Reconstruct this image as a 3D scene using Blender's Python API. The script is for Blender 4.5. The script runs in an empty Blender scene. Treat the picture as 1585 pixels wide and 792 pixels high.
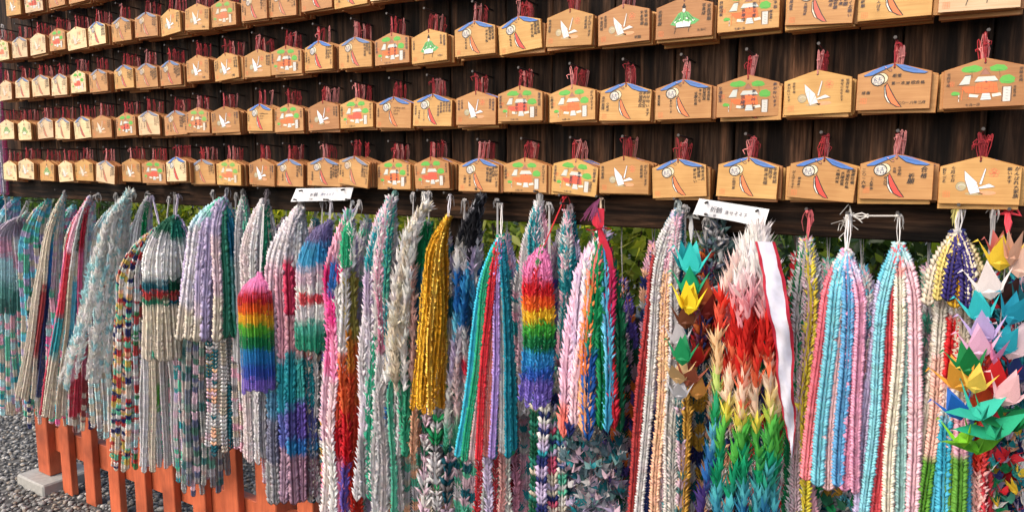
import bpy, math, random
import numpy as np
from mathutils import Vector, Matrix

R = math.radians
rng = np.random.default_rng(7)
random.seed(7)
SC = bpy.context.scene
COL = SC.collection

# ------------------------------------------------------------------ camera, sky, sun, exposure
ZE, D = 1.72, 1.80                      # eye height, distance from the board
FPX, PW, PH = 1145.0, 1585.0, 792.0     # focal length and size of the photograph in its own pixels
PHI = math.atan(144 / FPX)
TH = math.atan(FPX / math.cos(PHI) / 1822)
cd = bpy.data.cameras.new('camera'); cam = bpy.data.objects.new('camera', cd); COL.objects.link(cam)
cam.location = (0, -D, ZE); cam.rotation_euler = (R(90) - PHI, 0, TH)
cd.sensor_width = 36; cd.lens = 36 * FPX / PW; cd.clip_start = 0.05; cd.clip_end = 400
SC.camera = cam

SUN_EL, SUN_AZ = 42, 205                # azimuth clockwise from +Y: the sun stands behind the camera, a little to its left
w = bpy.data.worlds.new('World'); SC.world = w; w.use_nodes = True
nt = w.node_tree; bg = nt.nodes['Background']
sky = nt.nodes.new('ShaderNodeTexSky'); sky.sky_type = 'NISHITA'; sky.sun_disc = False
sky.sun_elevation = R(SUN_EL); sky.sun_rotation = R(SUN_AZ); sky.dust_density = 4.0; sky.ozone_density = 0.6
nt.links.new(sky.outputs[0], bg.inputs[0]); bg.inputs[1].default_value = 0.15
sd = bpy.data.lights.new('sun', 'SUN'); sun = bpy.data.objects.new('sun', sd); COL.objects.link(sun)
sd.energy = 0.62; sd.angle = R(60); sd.color = (1.0, 0.94, 0.86)
sdir = Vector((math.sin(R(SUN_AZ)) * math.cos(R(SUN_EL)), math.cos(R(SUN_AZ)) * math.cos(R(SUN_EL)), math.sin(R(SUN_EL))))
sun.rotation_euler = sdir.to_track_quat('Z', 'Y').to_euler(); sun.location = (0, -6, 8)
SC.view_settings.view_transform = 'Standard'; SC.view_settings.look = 'None'
SC.view_settings.gamma = 1; SC.view_settings.exposure = 1.03; SC.view_settings.use_curve_mapping = False
SC.cycles.max_bounces = 6

# ------------------------------------------------------------------ picture <-> place
fw = np.array([-math.sin(TH) * math.cos(PHI), math.cos(TH) * math.cos(PHI), -math.sin(PHI)])
rt = np.array([math.cos(TH), math.sin(TH), 0.0]); upv = np.cross(rt, fw)
CAM = np.array([0, -D, ZE])
def at(x, y, d):
    """point at distance d in front of the board (negative: behind it)"""
    r = fw * FPX + rt * (x - PW / 2) + upv * (PH / 2 - y)
    return CAM + r * ((D - d) / r[1])
def onground(x, y, z=0.0):
    r = fw * FPX + rt * (x - PW / 2) + upv * (PH / 2 - y)
    return CAM + r * ((z - ZE) / r[2])
def depth(p): return float((np.asarray(p) - CAM) @ fw)
def proj_y(P):
    q = P - CAM
    return PH / 2 - FPX * (q @ upv) / (q @ fw)

# ------------------------------------------------------------------ helpers
def lin(c):
    c = np.asarray(c, float) / 255.0
    return np.where(c <= 0.04045, c / 12.92, ((c + 0.055) / 1.055) ** 2.4)
def link(o, parent=None):
    COL.objects.link(o)
    if parent is not None: o.parent = parent
    return o
def tag(o, label=None, cat=None, group=None, kind=None):
    if label: o['label'] = label
    if cat: o['category'] = cat
    if group: o['group'] = group
    if kind: o['kind'] = kind
    return o
def empty(name, loc, label=None, cat=None, group=None):
    o = bpy.data.objects.new(name, None); o.location = Vector(loc); o.empty_display_size = 0.05
    link(o); return tag(o, label, cat, group)
def mesh(name, V, F, mats, col=None, mi=None, smooth=False):
    me = bpy.data.meshes.new(name)
    V = np.asarray(V, np.float32)
    if isinstance(F, np.ndarray):
        n = F.shape[1]
        me.vertices.add(len(V)); me.vertices.foreach_set('co', V.ravel())
        me.loops.add(F.size); me.loops.foreach_set('vertex_index', F.ravel().astype(np.int32))
        me.polygons.add(len(F)); me.polygons.foreach_set('loop_start', np.arange(0, F.size, n, dtype=np.int32))
        me.update(calc_edges=True)
    else:
        me.from_pydata([tuple(map(float, v)) for v in V], [], F)
    for m in (mats if isinstance(mats, (list, tuple)) else [mats]): me.materials.append(m)
    if mi is not None: me.polygons.foreach_set('material_index', np.asarray(mi, np.int32))
    if col is not None:
        a = me.color_attributes.new('Col', 'FLOAT_COLOR', 'POINT')
        c = np.ones((len(V), 4), np.float32); c[:, :3] = col
        a.data.foreach_set('color', c.ravel())
    if smooth: me.polygons.foreach_set('use_smooth', np.ones(len(me.polygons), bool))
    me.update(); return me
def obj(name, me, parent=None, loc=None):
    o = bpy.data.objects.new(name, me)
    if loc is not None: o.location = Vector(loc)
    return link(o, parent)

class MB:
    """collects shapes into one mesh"""
    def __init__(s): s.V = []; s.F = []; s.C = []; s.M = []
    def add(s, V, F, col=(1, 1, 1), mi=0):
        b = len(s.V); s.V += [tuple(v) for v in V]; s.F += [[b + i for i in f] for f in F]
        s.C += [tuple(col)] * len(V); s.M += [mi] * len(F)
    def box(s, lo, hi, bev=0.0, mi=0, col=(1, 1, 1)):
        x0, y0, z0 = lo; x1, y1, z1 = hi
        if bev <= 0:
            V = [(x, y, z) for z in (z0, z1) for y in (y0, y1) for x in (x0, x1)]
            s.add(V, [(0, 2, 3, 1), (4, 5, 7, 6), (0, 1, 5, 4), (2, 6, 7, 3), (0, 4, 6, 2), (1, 3, 7, 5)], col, mi); return
        b = bev; V = []; idx = {}
        for cx, sx in ((x0, 1), (x1, -1)):
            for cy, sy in ((y0, 1), (y1, -1)):
                for cz, sz in ((z0, 1), (z1, -1)):
                    k = (sx, sy, sz); idx[k] = len(V)
                    V += [(cx, cy + sy * b, cz + sz * b), (cx + sx * b, cy, cz + sz * b), (cx + sx * b, cy + sy * b, cz)]
        F = []
        S = (1, -1)
        for a in S:
            F.append([idx[(a, 1, 1)], idx[(a, -1, 1)], idx[(a, -1, -1)], idx[(a, 1, -1)]])
            F.append([idx[(1, a, 1)] + 1, idx[(-1, a, 1)] + 1, idx[(-1, a, -1)] + 1, idx[(1, a, -1)] + 1])
            F.append([idx[(1, 1, a)] + 2, idx[(-1, 1, a)] + 2, idx[(-1, -1, a)] + 2, idx[(1, -1, a)] + 2])
            for c in S:
                F.append([idx[(1, a, c)] + 1, idx[(1, a, c)] + 2, idx[(-1, a, c)] + 2, idx[(-1, a, c)] + 1])
                F.append([idx[(a, 1, c)], idx[(a, 1, c)] + 2, idx[(a, -1, c)] + 2, idx[(a, -1, c)]])
                F.append([idx[(a, c, 1)], idx[(a, c, 1)] + 1, idx[(a, c, -1)] + 1, idx[(a, c, -1)]])
                for e in S: F.append([idx[(a, c, e)] + i for i in range(3)])
        s.add(V, F, col, mi)
    def tube(s, pts, r, n=4, col=(1, 1, 1), mi=0):
        pts = [Vector(p) for p in pts]; V = []; F = []
        for i, p in enumerate(pts):
            t = (pts[min(i + 1, len(pts) - 1)] - pts[max(i - 1, 0)])
            t = t.normalized() if t.length > 1e-9 else Vector((0, 0, 1))
            a = t.cross(Vector((0.31, 0.9, 0.17))).normalized(); b = t.cross(a)
            rr = r[i] if isinstance(r, (list, tuple)) else r
            for k in range(n):
                an = 2 * math.pi * k / n; V.append(p + a * math.cos(an) * rr + b * math.sin(an) * rr)
        for i in range(len(pts) - 1):
            for k in range(n):
                F.append((i * n + k, i * n + (k + 1) % n, (i + 1) * n + (k + 1) % n, (i + 1) * n + k))
        F.append(tuple(range(n))[::-1]); F.append(tuple((len(pts) - 1) * n + k for k in range(n)))
        s.add(V, F, col, mi)
    def mesh(s, name, mats, smooth=False, recalc=False):
        me = mesh(name, s.V, s.F, mats, np.array(s.C), s.M, smooth)
        if recalc:
            import bmesh
            bm = bmesh.new(); bm.from_mesh(me); bmesh.ops.recalc_face_normals(bm, faces=bm.faces); bm.to_mesh(me); bm.free()
        return me

# ------------------------------------------------------------------ materials
def nodes(name):
    m = bpy.data.materials.new(name); m.use_nodes = True
    t = m.node_tree; return m, t, t.nodes['Principled BSDF'], t.nodes['Material Output']
def nd(t, ty, **kw):
    n = t.nodes.new(ty)
    for k, v in kw.items(): setattr(n, k, v)
    return n
def ramp(t, fac, stops):
    n = nd(t, 'ShaderNodeValToRGB'); e = n.color_ramp.elements
    while len(e) < len(stops): e.new(0.5)
    for i, (p, c) in enumerate(stops): e[i].position = p; e[i].color = (*c, 1)
    t.links.new(fac, n.inputs[0]); return n
def mapped(t, scale, kind='Object'):
    tc = nd(t, 'ShaderNodeTexCoord'); mp = nd(t, 'ShaderNodeMapping'); mp.inputs['Scale'].default_value = scale
    t.links.new(tc.outputs[kind], mp.inputs[0]); return mp.outputs[0]
def noise(t, vec, scale, detail=4, rough=0.55, dist=0.0):
    n = nd(t, 'ShaderNodeTexNoise'); n.inputs['Scale'].default_value = scale; n.inputs['Detail'].default_value = detail
    n.inputs['Roughness'].default_value = rough; n.inputs['Distortion'].default_value = dist
    t.links.new(vec, n.inputs['Vector']); return n
def mixc(t, fac, a, b, mode='MIX'):
    n = nd(t, 'ShaderNodeMix', data_type='RGBA', blend_type=mode)
    for sock, v in ((n.inputs['Factor'], fac), (n.inputs['A'], a), (n.inputs['B'], b)):
        if hasattr(v, 'links') or isinstance(v, bpy.types.NodeSocket): t.links.new(v, sock)
        else: sock.default_value = v if not isinstance(v, tuple) else (*v, 1)
    return n.outputs['Result']
def bump(t, bsdf, h, strength, dist=0.01):
    b = nd(t, 'ShaderNodeBump'); b.inputs['Strength'].default_value = strength; b.inputs['Distance'].default_value = dist
    t.links.new(h, b.inputs['Height']); t.links.new(b.outputs[0], bsdf.inputs['Normal'])

def paper_material(name, from_object=False, trans=0.22):
    m, t, b, out = nodes(name)
    if from_object:
        src = nd(t, 'ShaderNodeObjectInfo').outputs['Color']
    else:
        src = nd(t, 'ShaderNodeAttribute', attribute_name='Col').outputs['Color']
    n = noise(t, mapped(t, (1, 1, 1)), 60, 2)
    r = ramp(t, n.outputs['Fac'], [(0.3, (0.88, 0.87, 0.85)), (0.65, (1, 1, 1))])
    c = mixc(t, 1.0, src, r.outputs[0], 'MULTIPLY')
    t.links.new(c, b.inputs['Base Color']); b.inputs['Roughness'].default_value = 0.62
    b.inputs['Specular IOR Level'].default_value = 0.3
    tr = nd(t, 'ShaderNodeBsdfTranslucent'); t.links.new(c, tr.inputs[0])
    mx = nd(t, 'ShaderNodeMixShader'); mx.inputs[0].default_value = trans
    t.links.new(b.outputs[0], mx.inputs[1]); t.links.new(tr.outputs[0], mx.inputs[2]); t.links.new(mx.outputs[0], out.inputs[0])
    return m
PAPER = paper_material('crane_paper')
PAPER_OBJ = paper_material('single_crane_paper', True)
def foil_material():
    m, t, b, out = nodes('gold_foil')
    src = nd(t, 'ShaderNodeAttribute', attribute_name='Col').outputs['Color']
    t.links.new(src, b.inputs['Base Color']); b.inputs['Metallic'].default_value = 0.9; b.inputs['Roughness'].default_value = 0.34
    return m
FOIL = foil_material()
def thread_material():
    m, t, b, out = nodes('thread')
    src = nd(t, 'ShaderNodeAttribute', attribute_name='Col').outputs['Color']
    t.links.new(src, b.inputs['Base Color']); b.inputs['Roughness'].default_value = 0.85; return m
THREAD = thread_material()
def paint_material():
    m, t, b, out = nodes('printed_colour')
    src = nd(t, 'ShaderNodeAttribute', attribute_name='Col').outputs['Color']
    n = noise(t, mapped(t, (30, 30, 240)), 6, 3)
    r = ramp(t, n.outputs['Fac'], [(0.3, (0.8, 0.76, 0.7)), (0.6, (1, 1, 1))])
    t.links.new(mixc(t, 0.8, src, r.outputs[0], 'MULTIPLY'), b.inputs['Base Color']); b.inputs['Roughness'].default_value = 0.6
    return m
PAINT = paint_material()
def plaque_wood(name, c1, c2, age):
    m, t, b, out = nodes(name)
    oi = nd(t, 'ShaderNodeObjectInfo')
    add = nd(t, 'ShaderNodeVectorMath', operation='ADD')
    tc = nd(t, 'ShaderNodeTexCoord'); sc = nd(t, 'ShaderNodeVectorMath', operation='SCALE'); sc.inputs['Scale'].default_value = 9.0
    t.links.new(oi.outputs['Location'], sc.inputs[0]); t.links.new(tc.outputs['Object'], add.inputs[0]); t.links.new(sc.outputs[0], add.inputs[1])
    mp = nd(t, 'ShaderNodeMapping'); mp.inputs['Scale'].default_value = (1.2, 14, 30); t.links.new(add.outputs[0], mp.inputs[0])
    n1 = noise(t, mp.outputs[0], 9, 5, 0.6, 0.35)
    n2 = noise(t, add.outputs[0], 14, 2)
    r = ramp(t, n1.outputs['Fac'], [(0.28, c1), (0.72, c2)])
    hs = nd(t, 'ShaderNodeHueSaturation')
    mr = nd(t, 'ShaderNodeMapRange'); mr.inputs['To Min'].default_value = 0.84; mr.inputs['To Max'].default_value = 1.1
    t.links.new(oi.outputs['Random'], mr.inputs[0]); t.links.new(mr.outputs[0], hs.inputs['Value'])
    mr2 = nd(t, 'ShaderNodeMapRange'); mr2.inputs['To Min'].default_value = 0.488; mr2.inputs['To Max'].default_value = 0.508
    t.links.new(oi.outputs['Random'], mr2.inputs[0]); t.links.new(mr2.outputs[0], hs.inputs['Hue'])
    t.links.new(r.outputs[0], hs.inputs['Color'])
    r2 = ramp(t, n2.outputs['Fac'], [(0.3, age), (0.62, (1, 1, 1))])
    t.links.new(mixc(t, 0.7, hs.outputs[0], r2.outputs[0], 'MULTIPLY'), b.inputs['Base Color'])
    b.inputs['Roughness'].default_value = 0.55; b.inputs['Specular IOR Level'].default_value = 0.35
    bump(t, b, n1.outputs['Fac'], 0.15, 0.002)
    return m
W_TAN = plaque_wood('plaque_wood', (0.43, 0.222, 0.070), (0.54, 0.308, 0.110), (0.78, 0.70, 0.62))
W_BROWN = plaque_wood('plaque_wood_weathered', (0.34, 0.16, 0.052), (0.43, 0.218, 0.078), (0.74, 0.68, 0.64))
W_PALE = plaque_wood('plaque_wood_bleached', (0.60, 0.43, 0.23), (0.74, 0.57, 0.34), (0.86, 0.82, 0.76))
W_EDGE = plaque_wood('plaque_edge_grain', (0.34, 0.125, 0.032), (0.52, 0.24, 0.07), (0.7, 0.62, 0.55))
def flat(name, c, rough=0.6, metal=0.0):
    m, t, b, out = nodes(name)
    n = noise(t, mapped(t, (1, 1, 1)), 35, 4)
    r = ramp(t, n.outputs['Fac'], [(0.3, tuple(0.7 * v for v in c)), (0.7, c)])
    t.links.new(r.outputs[0], b.inputs['Base Color']); b.inputs['Roughness'].default_value = rough; b.inputs['Metallic'].default_value = metal
    return m
HOLE = flat('hole_shade', (0.03, 0.008, 0.006))
IRON = flat('iron', (0.055, 0.05, 0.048), 0.5, 0.7)
CONCRETE = flat('concrete', (0.36, 0.35, 0.32), 0.9)
BLACKCAP = flat('black_cap', (0.012, 0.012, 0.013), 0.45)
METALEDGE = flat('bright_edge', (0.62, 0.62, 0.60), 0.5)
def plank_material(name, horizontal=False):
    m, t, b, out = nodes(name)
    oi = nd(t, 'ShaderNodeObjectInfo')
    tc = nd(t, 'ShaderNodeTexCoord'); add = nd(t, 'ShaderNodeVectorMath', operation='ADD')
    sc = nd(t, 'ShaderNodeVectorMath', operation='SCALE'); sc.inputs['Scale'].default_value = 5.0
    t.links.new(oi.outputs['Location'], sc.inputs[0]); t.links.new(tc.outputs['Object'], add.inputs[0]); t.links.new(sc.outputs[0], add.inputs[1])
    mp = nd(t, 'ShaderNodeMapping'); mp.inputs['Scale'].default_value = (1.0, 10, 16) if horizontal else (16, 10, 1.0)
    t.links.new(add.outputs[0], mp.inputs[0])
    n1 = noise(t, mp.outputs[0], 7, 6, 0.62, 0.5)
    n2 = noise(t, mp.outputs[0], 1.6, 3, 0.5, 0.8)
    n3 = noise(t, add.outputs[0], 5, 3)
    r = ramp(t, n1.outputs['Fac'], [(0.3, (0.006, 0.004, 0.003)), (0.48, (0.024, 0.0145, 0.009)), (0.72, (0.075, 0.047, 0.031))])
    r2 = ramp(t, n2.outputs['Fac'], [(0.36, (0.14, 0.13, 0.13)), (0.5, (0.8, 0.74, 0.7)), (0.66, (1.75, 1.42, 1.2))])
    c = mixc(t, 1.0, r.outputs[0], r2.outputs[0], 'MULTIPLY')
    r3 = ramp(t, n3.outputs['Fac'], [(0.4, (0.6, 0.6, 0.62)), (0.65, (1.25, 1.2, 1.15))])
    c = mixc(t, 1.0, c, r3.outputs[0], 'MULTIPLY')
    hs = nd(t, 'ShaderNodeHueSaturation'); mr = nd(t, 'ShaderNodeMapRange'); mr.inputs['To Min'].default_value = 0.55; mr.inputs['To Max'].default_value = 1.5
    t.links.new(oi.outputs['Random'], mr.inputs[0]); t.links.new(mr.outputs[0], hs.inputs['Value']); t.links.new(c, hs.inputs['Color'])
    t.links.new(hs.outputs[0], b.inputs['Base Color']); b.inputs['Roughness'].default_value = 0.75; b.inputs['Specular IOR Level'].default_value = 0.12
    bump(t, b, n1.outputs['Fac'], 0.5, 0.004)
    return m
PLANK = plank_material('charred_cedar')
BEAM = plank_material('charred_cedar_beam', True)
def vermilion():
    m, t, b, out = nodes('vermilion_paint')
    n1 = noise(t, mapped(t, (8, 8, 1.2)), 9, 5); n2 = noise(t, mapped(t, (1, 1, 1)), 5, 4)
    r = ramp(t, n1.outputs['Fac'], [(0.3, (0.40, 0.078, 0.028)), (0.7, (0.56, 0.125, 0.044))])
    r2 = ramp(t, n2.outputs['Fac'], [(0.3, (0.55, 0.52, 0.5)), (0.5, (0.9, 0.88, 0.86)), (0.7, (1.1, 1.12, 1.15))])
    t.links.new(mixc(t, 1.0, r.outputs[0], r2.outputs[0], 'MULTIPLY'), b.inputs['Base Color']); b.inputs['Roughness'].default_value = 0.6
    bump(t, b, n1.outputs['Fac'], 0.12, 0.003); return m
RED = vermilion()
def ground_material():
    m, t, b, out = nodes('gravel_ground')
    v = nd(t, 'ShaderNodeTexVoronoi'); v.inputs['Scale'].default_value = 42; t.links.new(mapped(t, (1, 1, 1)), v.inputs['Vector'])
    hs = nd(t, 'ShaderNodeSeparateColor'); t.links.new(v.outputs['Color'], hs.inputs[0])
    r = ramp(t, hs.outputs[0], [(0.0, (0.05, 0.047, 0.044)), (0.5, (0.12, 0.113, 0.104)), (1.0, (0.28, 0.265, 0.24))])
    r2 = ramp(t, v.outputs['Distance'], [(0.0, (1, 1, 1)), (0.6, (0.35, 0.35, 0.35))])
    t.links.new(mixc(t, 1.0, r.outputs[0], r2.outputs[0], 'MULTIPLY'), b.inputs['Base Color']); b.inputs['Roughness'].default_value = 0.9
    return m
GROUND = ground_material()
def stone_material():
    m, t, b, out = nodes('pebble')
    src = nd(t, 'ShaderNodeAttribute', attribute_name='Col').outputs['Color']
    t.links.new(src, b.inputs['Base Color']); b.inputs['Roughness'].default_value = 0.8; return m
STONE = stone_material()
def leaf_material():
    m, t, b, out = nodes('leaf')
    src = nd(t, 'ShaderNodeAttribute', attribute_name='Col').outputs['Color']
    t.links.new(src, b.inputs['Base Color']); b.inputs['Roughness'].default_value = 0.4
    tr = nd(t, 'ShaderNodeBsdfTranslucent'); t.links.new(mixc(t, 1.0, src, (1.6, 1.5, 0.5), 'MULTIPLY'), tr.inputs[0])
    mx = nd(t, 'ShaderNodeMixShader'); mx.inputs[0].default_value = 0.5
    t.links.new(b.outputs[0], mx.inputs[1]); t.links.new(tr.outputs[0], mx.inputs[2]); t.links.new(mx.outputs[0], out.inputs[0]); return m
LEAF = leaf_material()
BARK = flat('bark', (0.06, 0.045, 0.032), 0.9)
TAGPAPER = flat('tag_paper', (0.80, 0.79, 0.80), 0.5)

# ------------------------------------------------------------------ ground
g = obj('ground', mesh('ground', [(-120, -60, 0), (60, -60, 0), (60, 160, 0), (-120, 160, 0)], [(0, 1, 2, 3)], GROUND)); tag(g, kind='structure')
def stones():
    t = (1 + 5 ** 0.5) / 2
    iv = np.array([(-1, t, 0), (1, t, 0), (-1, -t, 0), (1, -t, 0), (0, -1, t), (0, 1, t), (0, -1, -t), (0, 1, -t), (t, 0, -1), (t, 0, 1), (-t, 0, -1), (-t, 0, 1)]) / 1.9
    fi = np.array([(0, 11, 5), (0, 5, 1), (0, 1, 7), (0, 7, 10), (0, 10, 11), (1, 5, 9), (5, 11, 4), (11, 10, 2), (10, 7, 6), (7, 1, 8), (3, 9, 4), (3, 4, 2), (3, 2, 6), (3, 6, 8), (3, 8, 9), (4, 9, 5), (2, 4, 11), (6, 2, 10), (8, 6, 7), (9, 8, 1)])
    n = 22000
    xy = np.stack([rng.uniform(-6.6, -2.2, n), rng.uniform(-0.55, 2.0, n)], 1)
    s = rng.uniform(0.007, 0.014, n) * rng.choice([0.7, 1, 1.25], n)
    a = rng.uniform(0, 6.28, n); fl = rng.uniform(0.45, 0.8, n); el = rng.uniform(0.7, 1.25, n)
    V = iv[None] * rng.uniform(0.8, 1.2, (n, 12, 1)) * np.stack([s * el, s, s * fl], 1)[:, None]
    ca, sa = np.cos(a)[:, None], np.sin(a)[:, None]
    X = V[..., 0] * ca - V[..., 1] * sa + xy[:, :1]; Y = V[..., 0] * sa + V[..., 1] * ca + xy[:, 1:]
    Z = V[..., 2] + (s * fl * 0.6)[:, None]
    P = np.stack([X, Y, Z], -1).reshape(-1, 3)
    F = (fi[None] + (np.arange(n) * 12)[:, None, None]).reshape(-1, 3)
    base = np.array([(0.12, 0.115, 0.105), (0.2, 0.19, 0.175), (0.3, 0.285, 0.26), (0.075, 0.072, 0.07), (0.21, 0.17, 0.13)])
    c = base[rng.choice(5, n, p=[.3, .3, .16, .12, .12])] * rng.uniform(0.85, 1.45, (n, 1))
    o = obj('gravel', mesh('gravel', P, F, STONE, np.repeat(c, 12, 0), smooth=True))
    tag(o, 'loose grey gravel covering the ground around the fence', 'gravel', kind='stuff')
stones()

# ------------------------------------------------------------------ the board
X0, X1 = -4.12, 0.62
ZB, ZT = 1.552, 2.86
board = empty('plaque_wall', (-1.8, 0.01, ZB), 'tall wall of dark charred wooden planks carrying all the plaques', 'wall')
x = X0; i = 0
while x < X1 - 0.02:
    wd = float(rng.uniform(0.15, 0.2)); x2 = min(x + wd, X1)
    m = MB(); off = float(rng.uniform(0, 0.004)); bl = board.location
    hw = (x2 - x) / 2 - 0.0018
    m.box((-hw, -off, 0), (hw, 0.022 - off, ZT - ZB), 0.0025)
    obj('plank', m.mesh('plank', PLANK, recalc=True), board, ((x + x2) / 2 - bl.x, 0 - bl.y, 0)); x = x2; i += 1
m = MB(); m.box((X0 - bl.x, -0.022, 0.002), (X1 - bl.x, -0.006, 0.094), 0.003)
obj('bottom_rail', m.mesh('bottom_rail', BEAM, recalc=True), board, (0, -bl.y, 0))
m = MB(); m.box((X0 + .01 - bl.x, 0.0235, 0.01), (X1 - .01 - bl.x, 0.0255, ZT - ZB - .01))  # added unseen dark sheet, stops sky light showing through the plank gaps
obj('sky_blocking_sheet', m.mesh('sky_blocking_sheet', BEAM, recalc=True), board, (0, -bl.y, 0))
for px in (-1.38, -0.49):
    m = MB(); m.box((-0.04, 0, 0), (0.04, 0.09, ZT - 0.05), 0.004)
    obj('support_post', m.mesh('support_post', PLANK, recalc=True), board, (px - bl.x, 0.0265 - bl.y, -ZB))
m = MB(); m.tube([(0, 0.01, 0), (0, -0.098, 0.008)], 0.0026, 6); m.tube([(0, -0.098, 0.008), (0, -0.1015, 0.0083)], 0.0036, 6)
NAIL = m.mesh('nail', IRON)
def nail(x, z):
    obj('nail', NAIL, board, (x - board.location.x, -board.location.y, z - board.location.z))

# ------------------------------------------------------------------ writing
GL = {}
def glyph(ch):
    if ch not in GL:
        c = bpy.data.curves.new('g', 'FONT'); c.body = ch; c.resolution_u = 1; c.size = 1.0
        o = bpy.data.objects.new('g', c); COL.objects.link(o)
        dg = bpy.context.evaluated_depsgraph_get(); dg.update()
        e = o.evaluated_get(dg); me = e.to_mesh()
        V = np.array([v.co[:2] for v in me.vertices]).reshape(-1, 2); F = [list(p.vertices) for p in me.polygons]
        e.to_mesh_clear(); bpy.data.objects.remove(o); bpy.data.curves.remove(c)
        GL[ch] = (V, F, float(V[:, 0].max()) if len(V) else 0.4)
    return GL[ch]
INK = lin((42, 34, 28))
def write(mb, s, x, z, size, vertical=True, y=-0.0054, col=INK, jit=0.08, r=random):
    cx, cz = x, z
    for ch in s:
        if ch == ' ':
            if vertical: cz -= size * 0.6
            else: cx += size * 0.4
            continue
        V, F, adv = glyph(ch)
        a = r.uniform(-jit, jit); k = size * r.uniform(0.9, 1.1); sh = r.uniform(-0.05, 0.22)
        U = (V - np.array([0.5 if vertical else 0, 0.38]))
        U = np.stack([U[:, 0] + sh * U[:, 1], U[:, 1]], 1) @ np.array([[math.cos(a), math.sin(a)], [-math.sin(a), math.cos(a)]]) * k
        ox = cx + r.uniform(-.05, .05) * size; oz = cz + r.uniform(-.05, .05) * size
        mb.add([(ox + u[0], y, oz + u[1]) for u in U], F, col); mb.add([(ox + u[0] + size * .035, y - .00006, oz + u[1] - size * .02) for u in U], F, col)
        if vertical: cz -= size * r.uniform(0.98, 1.12)
        else: cx += (adv + 0.12) * size
MM = 0.001; SX, SZ = 0.966, 0.936   # drawings are laid out on a 140 x 100 mm plaque
class Draw(MB):
    lay = 0
    fade = 0.0
    def mesh(s, name, mats):
        s.V = [(v[0] * SX, v[1], v[2] * SZ) for v in s.V]; return MB.mesh(s, name, mats)
    def c(s, col): return lin(np.asarray(col) * (1 - s.fade) + np.array((204, 158, 104)) * s.fade)
    def poly(s, pts, col, lay=1):
        s.add([(x * MM, -0.0044 - lay * 0.00012, z * MM) for x, z in pts], [list(range(len(pts)))], s.c(col))
    def line(s, pts, wd, col, lay=4):
        pts = np.array(pts, float); n = len(pts); V = []; F = []
        for i in range(n):
            t = pts[min(i + 1, n - 1)] - pts[max(i - 1, 0)]; t = t / (np.linalg.norm(t) + 1e-9); nn = np.array([-t[1], t[0]])
            ww = wd * (0.55 if i in (0, n - 1) else 1.0) / 2
            V += [pts[i] + nn * ww, pts[i] - nn * ww]
        F = [(2 * i, 2 * i + 1, 2 * i + 3, 2 * i + 2) for i in range(n - 1)]
        s.add([(v[0] * MM, -0.0044 - lay * 0.00012, v[1] * MM) for v in V], F, s.c(col))
    def oval(s, cx, cz, rx, rz, col, lay=1, n=16):
        s.poly([(cx + rx * math.cos(6.2832 * i / n), cz + rz * math.sin(6.2832 * i / n)) for i in range(n)], col, lay)
    def ring(s, cx, cz, rx, rz, wd, col, lay=4, n=16, a0=0, a1=6.2832):
        s.line([(cx + rx * math.cos(a0 + (a1 - a0) * i / n), cz + rz * math.sin(a0 + (a1 - a0) * i / n)) for i in range(n + 1)], wd, col, lay)
BK = (28, 24, 26); BLUE = (62, 112, 190); REDP = (205, 62, 52); ORP = (226, 112, 62)
def art_bell(tail, fade=0.0):
    d = Draw(); d.fade = fade
    L = [(-58, 75.5), (-42, 85), (-21, 94), (-1.5, 98), (-5, 92), (-22, 84.4), (-42, 74.5), (-56, 73.2)]
    d.poly(L, BLUE, 1); d.line([L[0], L[7], L[6], L[5], L[4]], 1.6, BK, 3)
    Rr = [(2, 97.2), (17.5, 94.6), (43, 84.8), (63, 76.6), (57, 74), (36, 76), (17.5, 82), (7, 91)]
    d.poly(Rr, BLUE, 1); d.line([Rr[3], Rr[4], Rr[5], Rr[6], Rr[7], (2, 96)], 1.9, BK, 3); d.line([(10, 92), (26, 86), (44, 82)], 0.9, (38, 60, 110), 3)
    d.oval(-23, 67.5, 12.3, 12.0, (214, 204, 172), 2); d.ring(-23, 67.5, 12.3, 12, 1.3, BK, 3)
    d.oval(-30, 64.5, 12.6, 12.3, (226, 222, 208), 4); d.ring(-30, 64.5, 12.6, 12.3, 2.3, BK, 5); d.ring(-30, 64.5, 10, 9.8, 0.7, (120, 120, 125), 5)
    V, F, _ = glyph('結')
    d.add([((-39 + 18 * u[0]) * MM, -0.0044 - 6 * 0.00012, (57.8 + 16 * u[1]) * MM) for u in V], F, lin((60, 66, 110)))
    T = [(-12, 57.6), (-15, 49), (-11, 29), (-2.5, 13.5), (7.5, 6.8), (17.5, 5), (6, 22), (-4, 40.7)]
    d.poly(T, tail, 2); d.line(T + [T[0]], 2.1, BK, 3)
    Wt = [(-15.5, 54), (-17, 49), (-15.4, 29), (-9.5, 17), (-3, 12.7), (-8, 22), (-13.4, 35.6)]
    d.poly(Wt, (236, 232, 222), 4); d.line(Wt + [Wt[0]], 1.6, BK, 5)
    d.line([(-20, 90), (-14, 87), (-9, 82), (-5, 82), (-5, 86), (-10, 87)], 1.3, BK, 5); d.line([(-18, 92), (-15, 90)], 2.6, (225, 150, 140), 6); d.line([(-8, 85), (-5, 84)], 1.6, (225, 140, 140), 6)
    return d
def cloud(d, cx, cz, rx, rz, col, r, lay=1):
    n = 14; d.poly([(cx + rx * math.cos(a) * r.uniform(.82, 1.12), cz + rz * (math.sin(a) if math.sin(a) > 0 else .45 * math.sin(a)) * r.uniform(.85, 1.1)) for a in [6.2832 * i / n for i in range(n)]], col, lay)
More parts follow.
